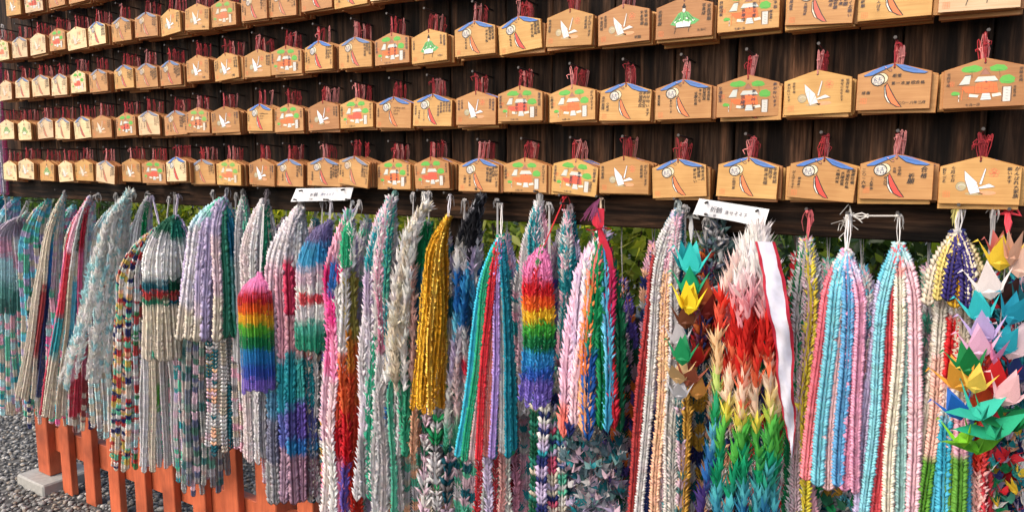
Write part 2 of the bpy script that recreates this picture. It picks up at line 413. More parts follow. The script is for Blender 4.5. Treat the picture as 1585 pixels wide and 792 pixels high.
def art_shrine(main, seed, fade=0.0):
    d = Draw(); d.fade = fade; r = random.Random(seed); G = (78, 168, 62); GY = (190, 200, 196); G2 = (52, 120, 58)
    cloud(d, -22, 76, 19, 10.5, G, r); cloud(d, 23, 75.5, 15.5, 10, G, r); cloud(d, 38, 51, 13.5, 12.5, G, r); cloud(d, -48, 28.5, 8, 6, G, r)
    for cx, cz in ((-22, 73), (23, 73), (38, 48), (-48, 26)): d.line([(cx - 6, cz), (cx, cz + 1), (cx + 6, cz)], 0.8, G2, 3)
    d.line([(-22, 73), (-20, 60)], 1.2, (96, 70, 50), 3); d.line([(24, 73), (26, 58)], 1.2, (96, 70, 50), 3)
    d.poly([(-33, 65), (-23, 65.5), (-25, 48), (-43, 47.6)], GY, 2); d.line([(-34, 66), (-22.5, 66.5), (-23, 61)], 1.4, (40, 50, 70), 4); d.line([(-46, 46.8), (-26, 47)], 1.2, (60, 60, 70), 4)
    d.poly([(0, 78), (-7, 66), (9, 66)], (150, 100, 86), 2); d.line([(-8, 65), (1, 79), (10, 65)], 1.0, (90, 70, 66), 4)
    d.poly([(-11, 62), (17, 62), (24, 52), (-17, 52)], GY, 3); d.line([(-17, 52), (24, 52)], 1.3, (80, 80, 86), 4)
    d.poly([(-14, 48), (2, 53), (21, 48), (24, 29), (-15, 29)], main, 4)
    for xx in (-10, -4, 9, 16): d.line([(xx, 46), (xx, 30)], 0.7, (130, 48, 40), 5)
    d.line([(-13, 40), (22, 40)], 0.8, (140, 60, 44), 5); d.oval(3.5, 51, 2, 2, (120, 50, 40), 5, 8); d.line([(0, 37), (7, 37)], 1.6, (90, 60, 50), 5)
    d.poly([(-38, 42), (-16, 42), (-16, 30), (-30, 31)], main, 3); d.line([(-42, 43), (-15, 43)], 1.4, main, 4)
    d.line([(-36, 42), (-37, 16)], 1.8, main, 4); d.line([(-25, 41), (-25, 18)], 1.4, main, 4); d.line([(-42, 37), (-20, 37)], 1.0, main, 4)
    d.poly([(-2, 28), (10, 28), (13.6, 15), (-5, 15)], (196, 208, 212), 5); d.line([(-2, 23), (11, 23)], 0.6, (120, 130, 140), 6); d.line([(-4, 19), (12, 19)], 0.6, (120, 130, 140), 6)
    d.poly([(-24, 28), (-8, 25), (-10, 20), (-26, 22)], (222, 216, 206), 4); d.poly([(14, 26), (28, 28), (30, 22), (15, 20)], (222, 216, 206), 4)
    d.poly([(32.5, 39), (44.7, 39), (44.7, 10), (32.5, 10)], (198, 200, 198), 4); d.line([(31, 10), (31, 40), (46, 40), (46, 10)], 1.2, (54, 58, 66), 5)
    for zz in (33, 27, 21, 15): d.line([(37, zz), (41, zz - 1)], 1.0, (96, 96, 100), 5)
    d.line([(-42, 27), (-42, 13)], 2.4, (200, 200, 196), 4); d.line([(-42, 22), (-42, 19)], 2.4, (50, 50, 54), 5)
    return d
def art_crane(fade=0.0):
    d = Draw(); d.fade = fade
    d.oval(14, 24, 16, 4.5, (216, 150, 110), 1); d.oval(-8, 22, 16, 3.4, (170, 150, 110), 1); d.oval(-31, 37, 9.4, 9.4, (168, 160, 128), 2); d.ring(-31, 37, 9.4, 9.4, 0.8, (110, 110, 96), 3)
    d.ring(-30, 36, 6, 5, 1.6, (196, 192, 176), 3, 12, 0.3, 3.6); d.ring(-32, 35, 4, 3, 1.0, (150, 120, 150), 3, 10, 2, 5)
    Wl = [(-26.7, 69.6), (-3.3, 45), (-15, 21), (-25, 51)]; d.poly(Wl, (238, 238, 238), 4); d.line(Wl + [Wl[0]], 0.8, (120, 124, 140), 6)
    B = [(-16, 54), (-4, 43), (2, 25.6), (-15, 21)]; d.poly(B, (222, 226, 234), 5); d.line([(-16, 54), (-15, 21)], 1.0, (96, 100, 130), 6); d.line([(-16, 54), (-25, 47)], 1.0, (110, 120, 110), 6); d.line([(-4, 43), (-12, 24)], 0.7, (150, 156, 176), 6)
    N = [(8.7, 75), (10.2, 73), (4, 41.6), (0, 41.6)]; d.poly(N, (236, 236, 238), 5); d.line(N + [N[0]], 0.8, (120, 124, 140), 6)
    T = [(-4, 34), (16.7, 43), (27.5, 37), (3, 32.5)]; d.poly(T, (240, 240, 240), 6); d.line(T + [T[0]], 0.8, (130, 134, 150), 7); d.line([(-2, 34), (26, 38)], 0.6, (170, 174, 186), 7)
    for k in range(5):
        a = 1.57 + k * 1.2566; d.ring(24 + 5 * math.cos(a), 65.5 + 5 * math.sin(a), 4, 4, 0.9, (228, 120, 84), 2, 9)
    d.ring(24, 65.5, 1.8, 1.8, 0.7, (228, 120, 84), 2, 7)
    return d
def art_robe(fade=0.0):
    d = Draw(); d.fade = fade; G = (86, 168, 96)
    Rb = [(-13, 60.6), (-6, 63), (8, 63), (12, 60.6), (21, 50), (39, 40), (28, 32), (14, 30), (-19.5, 30), (-33, 34), (-23, 47)]
    d.poly(Rb, G, 2)
    for a, b in (((-8, 60), (-18, 36)), ((6, 60), (12, 34)), ((-12, 56), (-28, 36)), ((12, 56), (28, 36)), ((0, 58), (-4, 34)), ((2, 52), (22, 40)), ((-14, 50), (-6, 40))):
        d.line([a, ((a[0] + b[0]) / 2 + 2, (a[1] + b[1]) / 2), b], 1.5, (40, 70, 46), 4)
    for cx, cz in ((-22, 40), (-10, 46), (8, 47), (24, 41), (0, 40), (-15, 36), (16, 37)): d.oval(cx, cz, 3.2, 2.6, (214, 228, 210), 3, 8)
    d.poly([(-20, 36), (-8, 40), (4, 40), (18, 36), (16, 26), (-18, 26)], (226, 226, 220), 4); d.line([(-20, 36), (-18, 26), (16, 26), (18, 36)], 1.2, BK, 5)
    d.oval(0, 67, 4.3, 6.6, (240, 228, 210), 4, 12); d.ring(0, 67, 4.3, 6.6, 0.9, BK, 5, 12); d.oval(0, 74.5, 4.8, 4.0, BK, 6, 12); d.oval(0, 79, 2.2, 4, BK, 6, 8)
    d.line([(-2.2, 67.5), (-0.8, 67.5)], 0.6, BK, 6); d.line([(1, 67.5), (2.4, 67.5)], 0.6, BK, 6); d.line([(-1, 63.6), (1, 63.6)], 0.7, (180, 60, 50), 6)
    d.line([(-24, 25.5), (20, 25)], 1.9, BK, 6); d.line([(-19, 25), (-22.5, 11)], 2.2, BK, 6); d.line([(14, 25), (13, 13)], 2.0, BK, 6)
    return d
ARTS = {'B': [art_bell(REDP, .05).mesh('painting', PAINT), art_bell(ORP, .1).mesh('painting', PAINT), art_bell((190, 70, 66), .25).mesh('painting', PAINT), art_bell((176, 80, 70), .42).mesh('painting', PAINT)],
        'S': [art_shrine((222, 104, 48), 1, .08).mesh('painting', PAINT), art_shrine((214, 78, 58), 2, .1).mesh('painting', PAINT), art_shrine((206, 96, 60), 3, .3).mesh('painting', PAINT), art_shrine((206, 86, 70), 4, .45).mesh('painting', PAINT)],
        'C': [art_crane(.03).mesh('painting', PAINT), art_crane(.2).mesh('painting', PAINT), art_crane(.4).mesh('painting', PAINT)], 'P': [art_robe(.05).mesh('painting', PAINT), art_robe(.3).mesh('painting', PAINT)]}
WISH = ['心願成就', '合格祈願', '家内安全', '学業成就', '健康第一', '無病息災', '志望校合格', '交通安全', '良縁成就', '商売繁盛', '安産祈願', '家族みんな元気に', 'よろしくお願いします', '大願成就', '開運招福', '幸せになりますように', 'がんばります', '平成二十八年', '病気平癒', '必勝祈願', '受験合格', '夢が叶いますように', '世界平和']
def seal(d, x, z, s=6.0):
    c = (226, 120, 70)
    for k in range(5): d.line([(x - s, z - s + 2 * s * k / 4), (x + s, z - s + 2 * s * k / 4)], 1.0, c, 1)
    for k in range(4): d.line([(x - s + 2 * s * k / 3, z - s), (x - s + 2 * s * k / 3, z + s)], 0.8, c, 1)
def letters(kind, seed):
    r = random.Random(seed); d = Draw()
    ink = lin(r.choice([(40, 32, 26), (52, 42, 34), (74, 56, 42), (58, 48, 60)]))
    def column(x, top, bot, size):
        s = r.choice(WISH); n = max(2, int((top - bot) / size)); write(d, s[:n], x * MM, top * MM, size * MM, True, col=ink, r=r)
    sz = r.uniform(7.4, 10.2)
    if kind == 'B':
        if r.random() < 0.14:
            for k, s in enumerate(('wishing you', 'all the', 'best')): write(d, s, 2 * MM, (64 - 9 * k) * MM, 8 * MM, False, col=ink, r=r)
        else:
            nc = r.choice([3, 3, 4, 4, 5])
            for k in range(nc): column(62 - k * 10.2, 72 - r.uniform(0, 4) * k, r.uniform(8, 40) if k else 6, sz)
        if r.random() < 0.85: column(-61, 60, 10, sz * 0.85)
        if r.random() < 0.6: column(-48, 46, 14, sz * 0.8)
        if r.random() < 0.5: column(-30, 46, 12, sz * 0.8)
        seal(d, -56, 12)
    elif kind == 'S':
        column(60, 74, 12, sz * 0.9); column(-62, 70, 14, sz * 0.9)
        if r.random() < 0.5: column(51, 38, 8, sz * 0.7)
        if r.random() < 0.5: write(d, '七月一日', -30 * MM, 6 * MM, 6 * MM, False, col=ink, r=r)
        if r.random() < 0.4:
            column(-10, 46, 8, sz); column(14, 60, 10, sz * .9)
        seal(d, -56, 50, 4.5)
    elif kind == 'C':
        column(61, 72, 8, sz); column(50, 72, 20, sz * 0.9); column(-60, 70, 26, sz * 0.9)
        if r.random() < 0.6: column(-49, 72, 34, sz * 0.8)
        seal(d, -55, 16)
        if r.random() < 0.4: write(d, '祈願', 30 * MM, 12 * MM, 8 * MM, False, col=ink, r=r)
    else:
        column(61, 72, 16, sz); column(48, 74, 44, sz * 0.9); column(-60, 68, 22, sz * 0.9); seal(d, -56, 14)
        if r.random() < .5: write(d, '元気に', 34 * MM, 16 * MM, 7 * MM, False, col=ink, r=r)
    return d.mesh('handwriting', PAINT)
def special(lines):
    d = Draw(); r = random.Random(5); ink = lin((50, 42, 40))
    for s, x, z, size, v in lines: write(d, s, x * MM, z * MM, size * MM, v, col=ink, r=r)
    seal(d, -56, 20)
    return d.mesh('handwriting', PAINT)
LET = {k: [letters(k, 31 * j + ord(k)) for j in range(n)] for k, n in (('B', 26), ('S', 16), ('C', 16), ('P', 5))}
SP_GOKAKU = special([('合格', 52, 66, 12.5, True), ('祈願', 29, 53, 12.5, True), ('中学校', 6, 70, 7, True), ('合格', -3, 68, 6.5, True), ('二〇一六年', -62, 64, 8.5, True), ('三人家族', -46, 46, 7, True), ('みんな', -20, 48, 7, True)])
SP_LINES = special([('希望', -4, 72, 9, False), ('第一志望校合格', -4, 56, 8.4, False), ('感謝', -60, 38, 8, False), ('二〇一六年三月', 10, 14, 7, False)])
SP_CRANE = special([('がんばれ大家族', 62, 74, 9, True), ('願います', 50, 74, 8.4, True), ('七月七日', -47, 76, 8, True), ('折りづる', -62, 72, 8, True)])

# ------------------------------------------------------------------ votive plaques
def plaque_mesh(w, h, sh, t, mat):
    """front/back pentagon with a small chamfer, and a flat dark disc painted for the shade in its hole"""
    m = MB(); b = 0.0008; o = [(-w / 2, 0), (w / 2, 0), (w / 2, sh), (0, h), (-w / 2, sh)]; ins = []
    cx, cz = 0, h * 0.45
    for xx, zz in o: ins.append((cx + (xx - cx) * (1 - b / (w / 2)), cz + (zz - cz) * (1 - b / (h / 2))))
    V = [(p[0], -t / 2, p[1]) for p in ins] + [(p[0], -t / 2 + b, p[1]) for p in o] + [(p[0], t / 2 - b, p[1]) for p in o] + [(p[0], t / 2, p[1]) for p in ins]
    m.add(V, [[0, 1, 2, 3, 4]]); m.M[-1] = 0
    F = []
    for L in range(3):
        for k in range(5): F.append((L * 5 + k, L * 5 + 5 + k, L * 5 + 5 + (k + 1) % 5, L * 5 + (k + 1) % 5))
    b0 = len(m.F); m.F += [list(f) for f in F]; m.M += [1] * len(F); m.F.append([19, 18, 17, 16, 15]); m.M.append(0)
    n = 8; m.add([(0.0022 * math.cos(6.283 * k / n), -t / 2 - 0.00013, h - 0.010 + 0.0022 * math.sin(6.283 * k / n)) for k in range(n)], [list(range(n))], (1, 1, 1), 2)  # no real hole: its shade is a dark disc on the face
    return m.mesh('board', [mat, W_EDGE, HOLE], recalc=False)
PW_, PH_, PS_, PT_ = 0.1355, 0.0938, 0.0735, 0.0085
BOARD = {k: plaque_mesh(PW_, PH_, PS_, PT_, mm) for k, mm in (('t', W_TAN), ('b', W_BROWN), ('p', W_PALE))}
CORD_COL = [(150, 34, 42), (166, 44, 50), (132, 26, 36), (178, 76, 80), (200, 128, 124), (146, 36, 44)]
def cord_mesh(seed, dy=0.0):
    r = random.Random(seed); m = MB(); c = lin(r.choice(CORD_COL)) * r.uniform(.75, 1.1)
    top = 0.044 + r.uniform(-.007, .003); xo = r.uniform(-.007, .007); sp = r.uniform(.0014, .0035)
    h0 = Vector((0, -PT_ / 2 - 0.0008, PH_ - 0.010)); edge = PH_ + 0.0012
    for s in (-1, 1):
        p = [h0, Vector((0.0008 * s, -PT_ / 2 - 0.0012, PH_ - 0.004)), Vector((0.001 * s, 0, edge)) if s > 0 else Vector((0.001 * s, -PT_ / 2 - .001, edge)),
             Vector((xo * .5 + sp * s, dy * .5, edge + top * .5)), Vector((xo + sp * .7 * s, dy, edge + top)), Vector((xo, dy, edge + top + .003))]
        m.tube(p, 0.00085, 4, c)
    for q in range(2):
        x1 = r.uniform(-.006, .006); m.tube([(x1 * .3, -.001, edge), (x1, dy * .5, edge + top * .5), (xo + x1 * .7, dy, edge + top)], 0.0007, 4, c * r.uniform(.7, 1.4))
    kz = edge + top * r.uniform(.45, .95)
    for k in range(r.choice([0, 1, 1, 2])):
        a = r.uniform(-1, 1); L = r.uniform(.005, .013); s = r.choice([-1, 1]); q0 = Vector((xo * .7, dy * .8 - .002, kz))
        p = [q0, q0 + Vector((s * L * .5, -.003, L * .25 * a + .002)), q0 + Vector((s * L, -.004 + r.uniform(-.003, .003), -L * .4 + .003)), q0 + Vector((s * L * r.uniform(.5, 1.1), -.003, -L * r.uniform(.6, 1.1)))]
        m.tube(p, [.0009, .001, .001, .0005], 4, c * r.uniform(.9, 1.7))
    m.tube([(xo * .7 - .002, dy * .8 - .0015, kz), (xo * .7, dy * .8 - .003, kz + .001), (xo * .7 + .002, dy * .8 - .0015, kz)], .0021, 5, c)
    return m.mesh('cord', THREAD)
CORDS = [cord_mesh(100 + k) for k in range(44)]
# rows: picture x of every stack (front plaque), its picture, what its wood looks like
ROWS = {
 5: [(15, 'C', 'p'), (40, 'C', 'p'), (72, 'P', 't'), (102, 'C', 'p'), (130, 'C', 't'), (162, 'B', 'p'), (203, 'C', 'b'), (238, 'S', 't'), (273, 'B', 'p'), (314, 'B', 't'), (354, 'S', 't'), (405, 'C', 'b'), (447, 'B', 't'), (501, 'B', 't'), (546, 'B', 't'), (610, 'S', 't'), (670, 'S', 't'), (741, 'B', 't'), (813, 'S', 't'), (889, 'S', 't'), (967, 'C', 'b'), (1054, 'B', 't'), (1157, 'B', 't'), (1272, 'B', 't'), (1389, 'B', 't'), (1519, 'C', 't')],
 4: [(10, 'P', 'p'), (38, 'P', 'p'), (70, 'B', 'p'), (96, 'B', 'p'), (128, 'B', 'p'), (157, 'C', 't'), (195, 'S', 't'), (231, 'B', 'p'), (272, 'B', 't'), (306, 'S', 't'), (349, 'C', 'b'), (402, 'B', 't'), (447, 'S', 't'), (501, 'C', 'b'), (552, 'S', 't'), (609, 'B', 't'), (669, 'B', 't'), (737, 'C', 't'), (806, 'S', 't'), (887, 'S', 't'), (968, 'B', 't'), (1059, 'B', 't'), (1159, 'S', 't'), (1268, 'C', 't'), (1385, 'B', 't'), (1527, 'S', 'b')],
 3: [(8, 'C', 'p'), (34, 'B', 'p'), (63, 'B', 'p'), (91, 'B', 'p'), (121, 'S', 'p'), (152, 'B', 't'), (192, 'B', 't'), (227, 'B', 't'), (264, 'B', 't'), (306, 'C', 't'), (351, 'C', 't'), (398, 'C', 'b'), (443, 'S', 't'), (493, 'B', 't'), (550, 'B', 't'), (607, 'S', 't'), (665, 'P', 't'), (736, 'B', 't'), (807, 'B', 't'), (881, 'C', 'b'), (967, 'C', 't'), (1060, 'P', 'b'), (1160, 'S', 't'), (1270, 'B', 't'), (1388, 'B', 't'), (1520, 'P', 'p')],
 2: [(3, 'S', 'p'), (30, 'B', 'p'), (58, 'C', 'p'), (88, 'S', 't'), (119, 'C', 'p'), (150, 'B', 'p'), (188, 'B', 't'), (226, 'B', 't'), (264, 'C', 't'), (304, 'C', 't'), (346, 'S', 't'), (393, 'B', 't'), (437, 'B', 't'), (490, 'B', 't'), (543, 'B', 't'), (600, 'S', 'p'), (664, 'C', 't'), (730, 'B', 't'), (805, 'S', 't')],
 1: [(20, 'C', 't'), (52, 'S', 'p'), (87, 'B', 't'), (118, 'C', 't'), (154, 'B', 't'), (192, 'C', 't'), (230, 'S', 't')]}
ZROW = {5: 1.7352, 4: 1.9200, 3: 2.1055, 2: 2.2900, 1: 2.4745}
RN = {5: 'bottom row', 4: 'second row up', 3: 'third row up', 2: 'fourth row up', 1: 'topmost row'}
ART_NAME = {'B': 'bell and blue ribbon', 'S': 'shrine and green pines', 'C': 'white paper crane', 'P': 'green robed figure'}
WOOD_NAME = {'t': 'tan', 'b': 'brown', 'p': 'bleached'}
ORD = ['', 'first', 'second', 'third', 'fourth', 'fifth', 'sixth', 'seventh', 'eighth', 'ninth', 'tenth', 'eleventh', 'twelfth', 'thirteenth', 'fourteenth']
def place(row, k, n):
    if row == 1 or row == 2:
        return f'{ORD[k + 1]} stack from left' if k < 13 else f'{ORD[n - k]} stack from right end'
    return f'{ORD[k + 1]} stack from left' if k < n / 2 else f'{ORD[n - k]} stack from right'
BEHIND = []; pr = random.Random(3)
FWD = {(5, 1): .02, (5, 5): .012, (5, 8): .02, (5, 14): .012, (5, 17): .01, (4, 18): .01, (3, 2): 0}
for row, lst in ROWS.items():
    n = len(lst)
    for k, (px, kind, wood) in enumerate(lst):
        nb = pr.choice([4, 5, 6, 6, 7])
        df = 0.082 + FWD.get((row, k), 0) + pr.uniform(-.006, .006)
        # column of the picture -> place along the board at the depth of the front plaque
        yy = 252 - (ZROW[row] - ZE) * 330
        p = at(px, yy, df)
        for it in range(2): p = at(px, proj_y(np.array([p[0], -df, ZROW[row]])), df)
        ux = p[0]; zt = ZROW[row] + pr.uniform(-.004, .004) + (.006 if (row, k) in ((5, 1), (5, 8), (5, 14), (5, 16)) else 0)
        nail(ux, ZROW[row] + 0.041)
        tilt = pr.gauss(0, 1.7) + {(5, 5): 7, (5, 1): 4, (5, 14): 4, (5, 16): -2.5, (3, 18): -2, (4, 18): -1.5}.get((row, k), 0)
        lab = f'{WOOD_NAME[wood]} plaque showing {ART_NAME[kind]}, {place(row, k, n)}, {RN[row]}'
        T = empty('votive_plaque', (ux, -df, zt - PH_), lab, 'plaque', 'votive plaques at the front of their stacks')
        T.rotation_euler = (R(pr.uniform(-2.5, 1.0)), R(tilt), R(pr.gauss(0, 2.5)))
        obj('board', BOARD[wood], T)
        if kind == 'B': a = ARTS['B'][1 if (row, k) in ((3, 24), (4, 24), (4, 21), (4, 20), (5, 22), (5, 21), (4, 15), (5, 17)) else pr.choice([0, 0, 0, 1, 2] if px > 600 else [0, 2, 3] if px > 260 else [2, 3, 3])]
        elif kind == 'S': a = ARTS['S'][0 if (row, k) in ((4, 25), (3, 22), (4, 19)) else pr.choice([0, 1, 1, 2] if px > 400 else [1, 2, 3])]
        elif kind == 'C': a = ARTS['C'][pr.choice([0, 0, 1] if px > 260 else [1, 2, 2])]
        else: a = ARTS['P'][0 if px > 200 else 1]
        obj('painting', a, T)
        L = LET[kind][pr.randrange(len(LET[kind]))]
        if (row, k) == (5, 24): L = SP_GOKAKU
        if (row, k) == (4, 24): L = SP_LINES
        if (row, k) == (5, 25): L = SP_CRANE
        obj('handwriting', L, T)['kind'] = 'stuff'; obj('cord', CORDS[pr.randrange(44)], T)
        for j in range(nb):
            d = df - 0.0102 * (j + 1)
            if d < 0.008: break
            BEHIND.append((px, row, k, j, n, (ux + pr.gauss(0, .0045), -d, zt - PH_ - abs(pr.gauss(0, .0035)) - .001), (R(pr.uniform(-.6, .6)), R(pr.gauss(0, .9)), R(pr.gauss(0, .5))), pr.choice('tttb'), pr.choice('BSCBP'), pr.randrange(44)))
BEHIND.sort(key=lambda b: -b[0])
NF = sum(len(v) for v in ROWS.values())
single, rest = BEHIND[:300 - NF], BEHIND[300 - NF:]
for px, row, k, j, n, loc, rot, wd, ar, cc in single:
    T = empty('votive_plaque', loc, f'{ORD[j + 2]} plaque back, mostly hidden, in {place(row, k, n)}, {RN[row]}', 'plaque', 'votive plaques hanging behind the front ones')
    T.rotation_euler = rot
    obj('board', BOARD[wd], T)
    if ar == 'B': obj('painting', ARTS['B'][0], T)
    obj('cord', CORDS[cc], T)
def rest_of_plaques():
    V = []; F = []; C = []; M = []
    for px, row, k, j, n, loc, rot, wd, ar, cc in rest:
        from mathutils import Euler
        mat = Matrix.Translation(loc) @ Euler(rot).to_matrix().to_4x4()
        for me, off in ((BOARD[wd], None), (CORDS[cc], 3)):
            b = len(V); V += [tuple(mat @ v.co) for v in me.vertices]
            ca = me.color_attributes['Col'].data if off else None
            C += [tuple(ca[i].color[:3]) if off else (1, 1, 1) for i in range(len(me.vertices))]
            for p in me.polygons: F.append([b + i for i in p.vertices]); M.append(off if off else (p.material_index if p.material_index else (0 if wd != 'b' else 4)))
    o = obj('votive_plaque_stack', mesh('votive_plaque_stack', V, F, [W_TAN, W_EDGE, HOLE, THREAD, W_BROWN], np.array(C), M))
    tag(o, 'rows of plaque edges stacked behind the front plaques on the left', 'plaques', kind='stuff')
rest_of_plaques()

# ------------------------------------------------------------------ paper cranes threaded on strings
ARM = []   # unit crane as it sits in a strand: two raised wings, neck and tail; s = sideways, f = front, u = up along the thread
def unit():
    V = []; F = []
    for s in (-1, 1):
        b = len(V)
        V += [(0, 0, -.12), (.50 * s, 0, .20), (s, 0, 1.0), (.40 * s, 0, .78), (.40 * s, .15, .48), (.40 * s, -.15, .48)]
        q = [(0, 1, 4), (1, 2, 4), (2, 3, 4), (3, 0, 4), (1, 0, 5), (2, 1, 5), (3, 2, 5), (0, 3, 5)]
        F += [tuple(b + i for i in (f if s > 0 else f[::-1])) for f in q]
    for s in (-1, 1):
        b = len(V)
        V += [(0, 0, -.1), (.17, .30 * s, .36), (.05 * s, .62 * s, 1.12), (-.17, .30 * s, .36)]
        F += [(b, b + 1, b + 2), (b, b + 2, b + 3)]
    return np.array(V), np.array(F)
UV, UF = unit()
def braid():
    V = []; F = []
    for s in (-1, 1):
        b = len(V)
        V += [(0, 0, -.2), (.62 * s, 0, .12), (.94 * s, 0, .62), (.46 * s, 0, .82), (.44 * s, .20, .38), (.44 * s, -.20, .38)]
        q = [(0, 1, 4), (1, 2, 4), (2, 3, 4), (3, 0, 4), (1, 0, 5), (2, 1, 5), (3, 2, 5), (0, 3, 5)]
        F += [tuple(b + i for i in (f if s > 0 else f[::-1])) for f in q]
    for s in (-1, 1):
        b = len(V); V += [(0, 0, -.1), (.17, .26 * s, .3), (0, .40 * s, .85), (-.17, .26 * s, .3)]; F += [(b, b + 1, b + 2), (b, b + 2, b + 3)]
    return np.array(V), np.array(F)
RV, RF = braid()
def feather():
    V = []; F = []
    for k in range(6):
        a = k * 1.0472 + (.3 if k % 2 else 0); q = .85 if k % 2 else 1.0; c, s_ = math.cos(a), math.sin(a); b = len(V); t = .21
        V += [(0, 0, -.1), (.34 * c * q - t * s_, .34 * s_ * q + t * c, .42), (.34 * c * q * 1.15, .34 * s_ * q * 1.15, .36), (.34 * c * q + t * s_, .34 * s_ * q - t * c, .42), (.78 * c * q, .78 * s_ * q, 1.05 * (1.1 if k % 2 else .95))]
        F += [(b, b + 2, b + 1), (b, b + 3, b + 2), (b + 1, b + 2, b + 4), (b + 2, b + 3, b + 4)]
    return np.array(V), np.array(F)
XV, XF = feather()
def colours(spec, P, rs, jit=3.0):
    n = len(P)
    if isinstance(spec, tuple) and spec and spec[0] == 'mix':
        pal = np.array([lin(c) for c in spec[1]]); run = spec[2]; out = np.zeros((n, 3)); i = 0
        while i < n:
            L = max(1, int(run * rs.uniform(.5, 1.6))); out[i:i + L] = pal[rs.integers(len(pal))]; i += L
    elif isinstance(spec, list):
        y = proj_y(P) + rs.normal(0, jit, n)
        ys = np.array([s[0] for s in spec]); cs = np.array([lin(s[1]) for s in spec])
        # each stop holds until shortly before the next
        idx = np.clip(np.searchsorted(ys, y, 'right') - 1, 0, len(ys) - 1); nx = np.clip(idx + 1, 0, len(ys) - 1)
        span = np.maximum(ys[nx] - ys[idx], 1e-3); bw = np.minimum(span * .38, 13.0); f = np.clip((y - ys[nx] + bw) / bw, 0, 1); f = np.where(nx == idx, 0, f)[:, None]
        out = cs[idx] * (1 - f) + cs[nx] * f
    else:
        out = np.repeat(lin(spec)[None], n, 0)
    out = out * (1 + rs.normal(0, .07, (n, 1))) * (1 + rs.normal(0, .02, (n, 3)))
    return np.clip(out * 1.06, 0.006, 0.93)
def strand_arrays(path, pitch, w, h, spec, yaw, rs, spiky=0.12, origin=(0, 0, 0), flat_=1.0, UV=UV, UF=UF):
    path = np.asarray(path); seg = np.linalg.norm(np.diff(path, axis=0), axis=1); s = np.concatenate([[0], np.cumsum(seg)])
    n = max(3, int(s[-1] / pitch)); q = (np.arange(n) + .5) * s[-1] / n
    P = np.stack([np.interp(q, s, path[:, k]) for k in range(3)], 1)
    P2 = np.stack([np.interp(np.clip(q + .01, 0, s[-1]), s, path[:, k]) for k in range(3)], 1)
    P1 = np.stack([np.interp(np.clip(q - .01, 0, s[-1]), s, path[:, k]) for k in range(3)], 1)
    U = P1 - P2; U /= np.linalg.norm(U, axis=1)[:, None] + 1e-9
    ya = yaw + np.cumsum(rs.normal(0, .18 * spiky, n)) + rs.normal(0, spiky, n)
    S = np.stack([np.cos(ya), np.sin(ya), np.zeros(n)], 1); S -= U * (S * U).sum(1)[:, None]; S /= np.linalg.norm(S, axis=1)[:, None] + 1e-9
    Fv = np.cross(U, S)
    tl = rs.normal(0, .06 + spiky * .55, (n, 1)); Fv, U = Fv * np.cos(tl) + U * np.sin(tl), U * np.cos(tl) - Fv * np.sin(tl)   # every crane leans a little differently
    k = 1 + rs.normal(0, spiky * .5, (n, 1))
    uv = UV[None] * (1 + rs.normal(0, spiky * .55, (n, len(UV), 3)))
    V = P[:, None] + S[:, None] * (uv[..., :1] * w * k[:, None]) + Fv[:, None] * (uv[..., 1:2] * w * flat_ * k[:, None]) + U[:, None] * (uv[..., 2:] * h * k[:, None])
    V += np.clip(rs.normal(0, spiky * .12 * w, (n, 1, 3)), -.01, .01)
    c = colours(spec, P, rs)
    cv = np.repeat(c, len(UV), 0).reshape(n, len(UV), 3) * (1 + rs.normal(0, .035, (n, len(UV), 1)))
    F = (UF[None] + (np.arange(n) * len(UV))[:, None, None]).reshape(-1, 3)
    return V.reshape(-1, 3) - np.asarray(origin), F, cv.reshape(-1, 3)
# one loose origami crane, wing span about 1, standing on its body; x = wings, y = head/tail
def crane_mesh(up):
    m = MB(); a = up
    wx, wz = 0.5 * math.cos(a), 0.5 * math.sin(a) + .02
    for s in (-1, 1):
        m.add([(.02 * s, .16, -.02), (.02 * s, -.16, -.02), (wx * s * 1.1, .0, wz * 1.18), (wx * .36 * s, .185, wz * .34), (wx * .36 * s, -.185, wz * .34), ((wx * .42 + .02) * s, 0, wz * .42 + .01)],
              [(0, 3, 5), (3, 2, 5), (2, 4, 5), (4, 1, 5), (1, 0, 5)])
    m.add([(0, .2, 0), (0, -.2, 0), (-.075, 0, .0), (.075, 0, .0), (0, 0, -.15), (0, 0, .14)],
          [(0, 4, 3), (3, 4, 1), (1, 4, 2), (2, 4, 0), (0, 3, 5), (3, 1, 5), (1, 2, 5), (2, 0, 5)])
    for s in (1, -1):
        t = (0, .40 * s, .46)
        m.add([(0, .05 * s, -.12), (.035, .2 * s, .04), (-.035, .2 * s, .04), t, (0, .12 * s, .06)], [(0, 1, 3), (0, 3, 2), (1, 4, 3), (4, 2, 3)])
    m.add([(.012, .385, .43), (-.012, .385, .43), (0, .40, .47), (0, .50, .385)], [(0, 3, 2), (1, 2, 3), (0, 1, 3)])
    return m.mesh('paper_crane', PAPER_OBJ)
CRANE = {u: crane_mesh(R(u)) for u in (18, 40, 62, 74)}
CRANE['s'] = mesh('paper_crane', XV * np.array([.5, .5, 1.15]), XF, PAPER_OBJ)
def loose_crane(parent, name, loc, size, rot, col, up):
    o = bpy.data.objects.new(name, CRANE[up]); link(o, parent)
    o.location = Vector(loc) - (parent.location if parent else Vector()); o.scale = (size,) * 3; o.rotation_euler = rot
    c = lin(col) * .9 * random.uniform(.9, 1.08); o.color = (*[min(.95, v) for v in c], 1); return o

